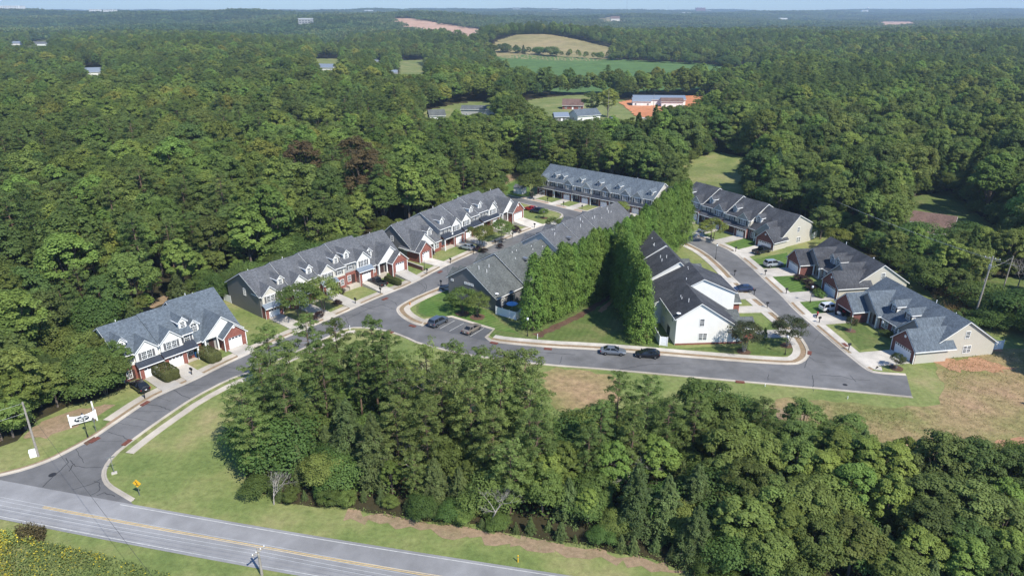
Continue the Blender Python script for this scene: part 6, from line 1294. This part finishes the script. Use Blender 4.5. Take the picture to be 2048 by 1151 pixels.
# far buildings near the skyline
def block(name,label,p,w,d,h,wall,roof,cat='building',hd=0,rise=None):
    o=thing(name,label,cat,(p[0],p[1],terrain(*p)+9),R(hd)); m=MB(); m.box(-w/2,-d/2,-14,w/2,d/2,h); m.build('wall',wall,o)
    if rise: gable_roof(o,'x',-w/2,w/2,0,d/2,d/2,h,h,h+rise,roof,o_end=1,o_eave=1,t=.5)
    else:
        m=MB(); m.box(-w/2-.5,-d/2-.5,h+.01,w/2+.5,d/2+.5,h+1); m.build('roof',roof,o)
    rows=max(1,int(h/5)); m=MB()
    for r_ in range(rows):
        for i in range(int(w/8)): m.box(-w/2+3+i*8,-d/2-.1,2+r_*5,-w/2+6.5+i*8,-d/2+.1,4.4+r_*5)
    if m.v: m.build('window_row','glass',o,kind='stuff')
    return o
FB=[('warehouse','long white warehouse roof at the far left skyline',(-2285.1,3447.0),95,40,12,'siding_white','vinyl_white'),('building','low white building on the far left ridge',(-1929.5,3486.1),45,25,10,'siding_white','vinyl_white'),('building','pale roofed building right of the low white one on the ridge',(-1740.9,3261.4),50,22,11,'siding_white','vinyl_white'),('house','white house on the far ridge near the left skyline',(-2616.2,6164.2),34,20,12,'siding_white','vinyl_white'),('house','pale grey house on a wooded slope far left of centre',(-557.9,2026.8),36,18,13,'siding_lightgrey','vinyl_white'),
 ('building','pinkish flat building at the skyline left of centre',(-2677.1,12927.0),120,30,16,'brick_red','siding_lightgrey'),('warehouse','white rounded roof near the skyline left of centre',(-1047.9,5510.7),60,26,9,'vinyl_white','vinyl_white'),('building','white low roofs at the skyline in the centre',(38.0,7153.9),85,30,9,'siding_white','vinyl_white'),('church','pinkish church like building at the centre skyline',(389.3,6810.9),60,30,14,'siding_cream','roof_brown'),('building','tall pinkish brick block at the right of centre skyline',(1942.4,7769.6),95,40,40,'brick_red','siding_cream'),('building','small pale block beside the tall brick block',(2005.7,7673.7),40,30,16,'siding_cream','vinyl_white'),
 ('building','white flat roofs below the tall brick block',(1366.3,5898.8),70,30,7,'siding_white','vinyl_white'),('building','white building at the right skyline',(3073.8,6564.9),55,25,16,'siding_white','vinyl_white'),('building','small white roofs in the right far woods',(1432.5,3964.7),40,20,9,'siding_white','vinyl_white')]
for f in FB: block(*f)
p=(437.5,7658.8); m=MB(); m.prism([(-5,-5,0),(5,-5,0),(5,5,0),(-5,5,0)],(0,0,22)); 
simple_house('house','brown roofed house in a clearing on the far wooded hill',(431.2,3135.8),0,36,22,9,9,'roof_brown','siding_cream')
for p,h,l in (((1008.7,6627.7),110,'thin radio mast above the centre skyline'),((1710.6,8249.6),60,'shorter thin mast right of the tall mast')):
    o=thing('radio_mast',l,'mast',(p[0],p[1],terrain(*p)),0); m=MB(); m.tube((0,0,0),(0,0,h),1.2,.8,6); m.build('mast','metal_grey',o); m=MB()
    for z in (.35,.6,.85): m.box(-2,-2,h*z,2,2,h*z+.6)
    m.build('antenna','metal_grey',o)
p=(3370.5,7133.0); o=thing('water_tower','pale round water tower on the right skyline','water tower',(p[0],p[1],terrain(*p)),0); m=MB(); m.lathe([(2,0),(2,24),(9,28),(11,33),(9,38),(2,41)],n=14); m.build('tank','vinyl_white',o,True); m=MB(); m.tube((0,0,41),(0,0,46),.5,.3,6); m.build('finial','metal_grey',o)
far_patch('driveway',[(74.4,455.3),(79.9,455.6),(83.1,402.1),(77.8,394.6)],'concrete_drive',1.5,.5,'grey farm road curving past the clay lot')
# ---------------------------------------------------------------- haze
m=MB(); m.box(-15000,-400,-45,15000,9800,230); hz=m.build('haze','forest_floor'); hm_=bpy.data.materials.new('haze'); hm_.use_nodes=True; t=hm_.node_tree; t.nodes.clear(); pv=t.nodes.new('ShaderNodeVolumePrincipled'); pv.inputs['Color'].default_value=(.62,.80,1,1); pv.inputs['Density'].default_value=.00013; pv.inputs['Anisotropy'].default_value=.2; ou=t.nodes.new('ShaderNodeOutputMaterial'); t.links.new(pv.outputs[0],ou.inputs['Volume'])
hz.data.materials[0]=hm_; tag(hz,'pale blue air between the woods',kind='stuff')
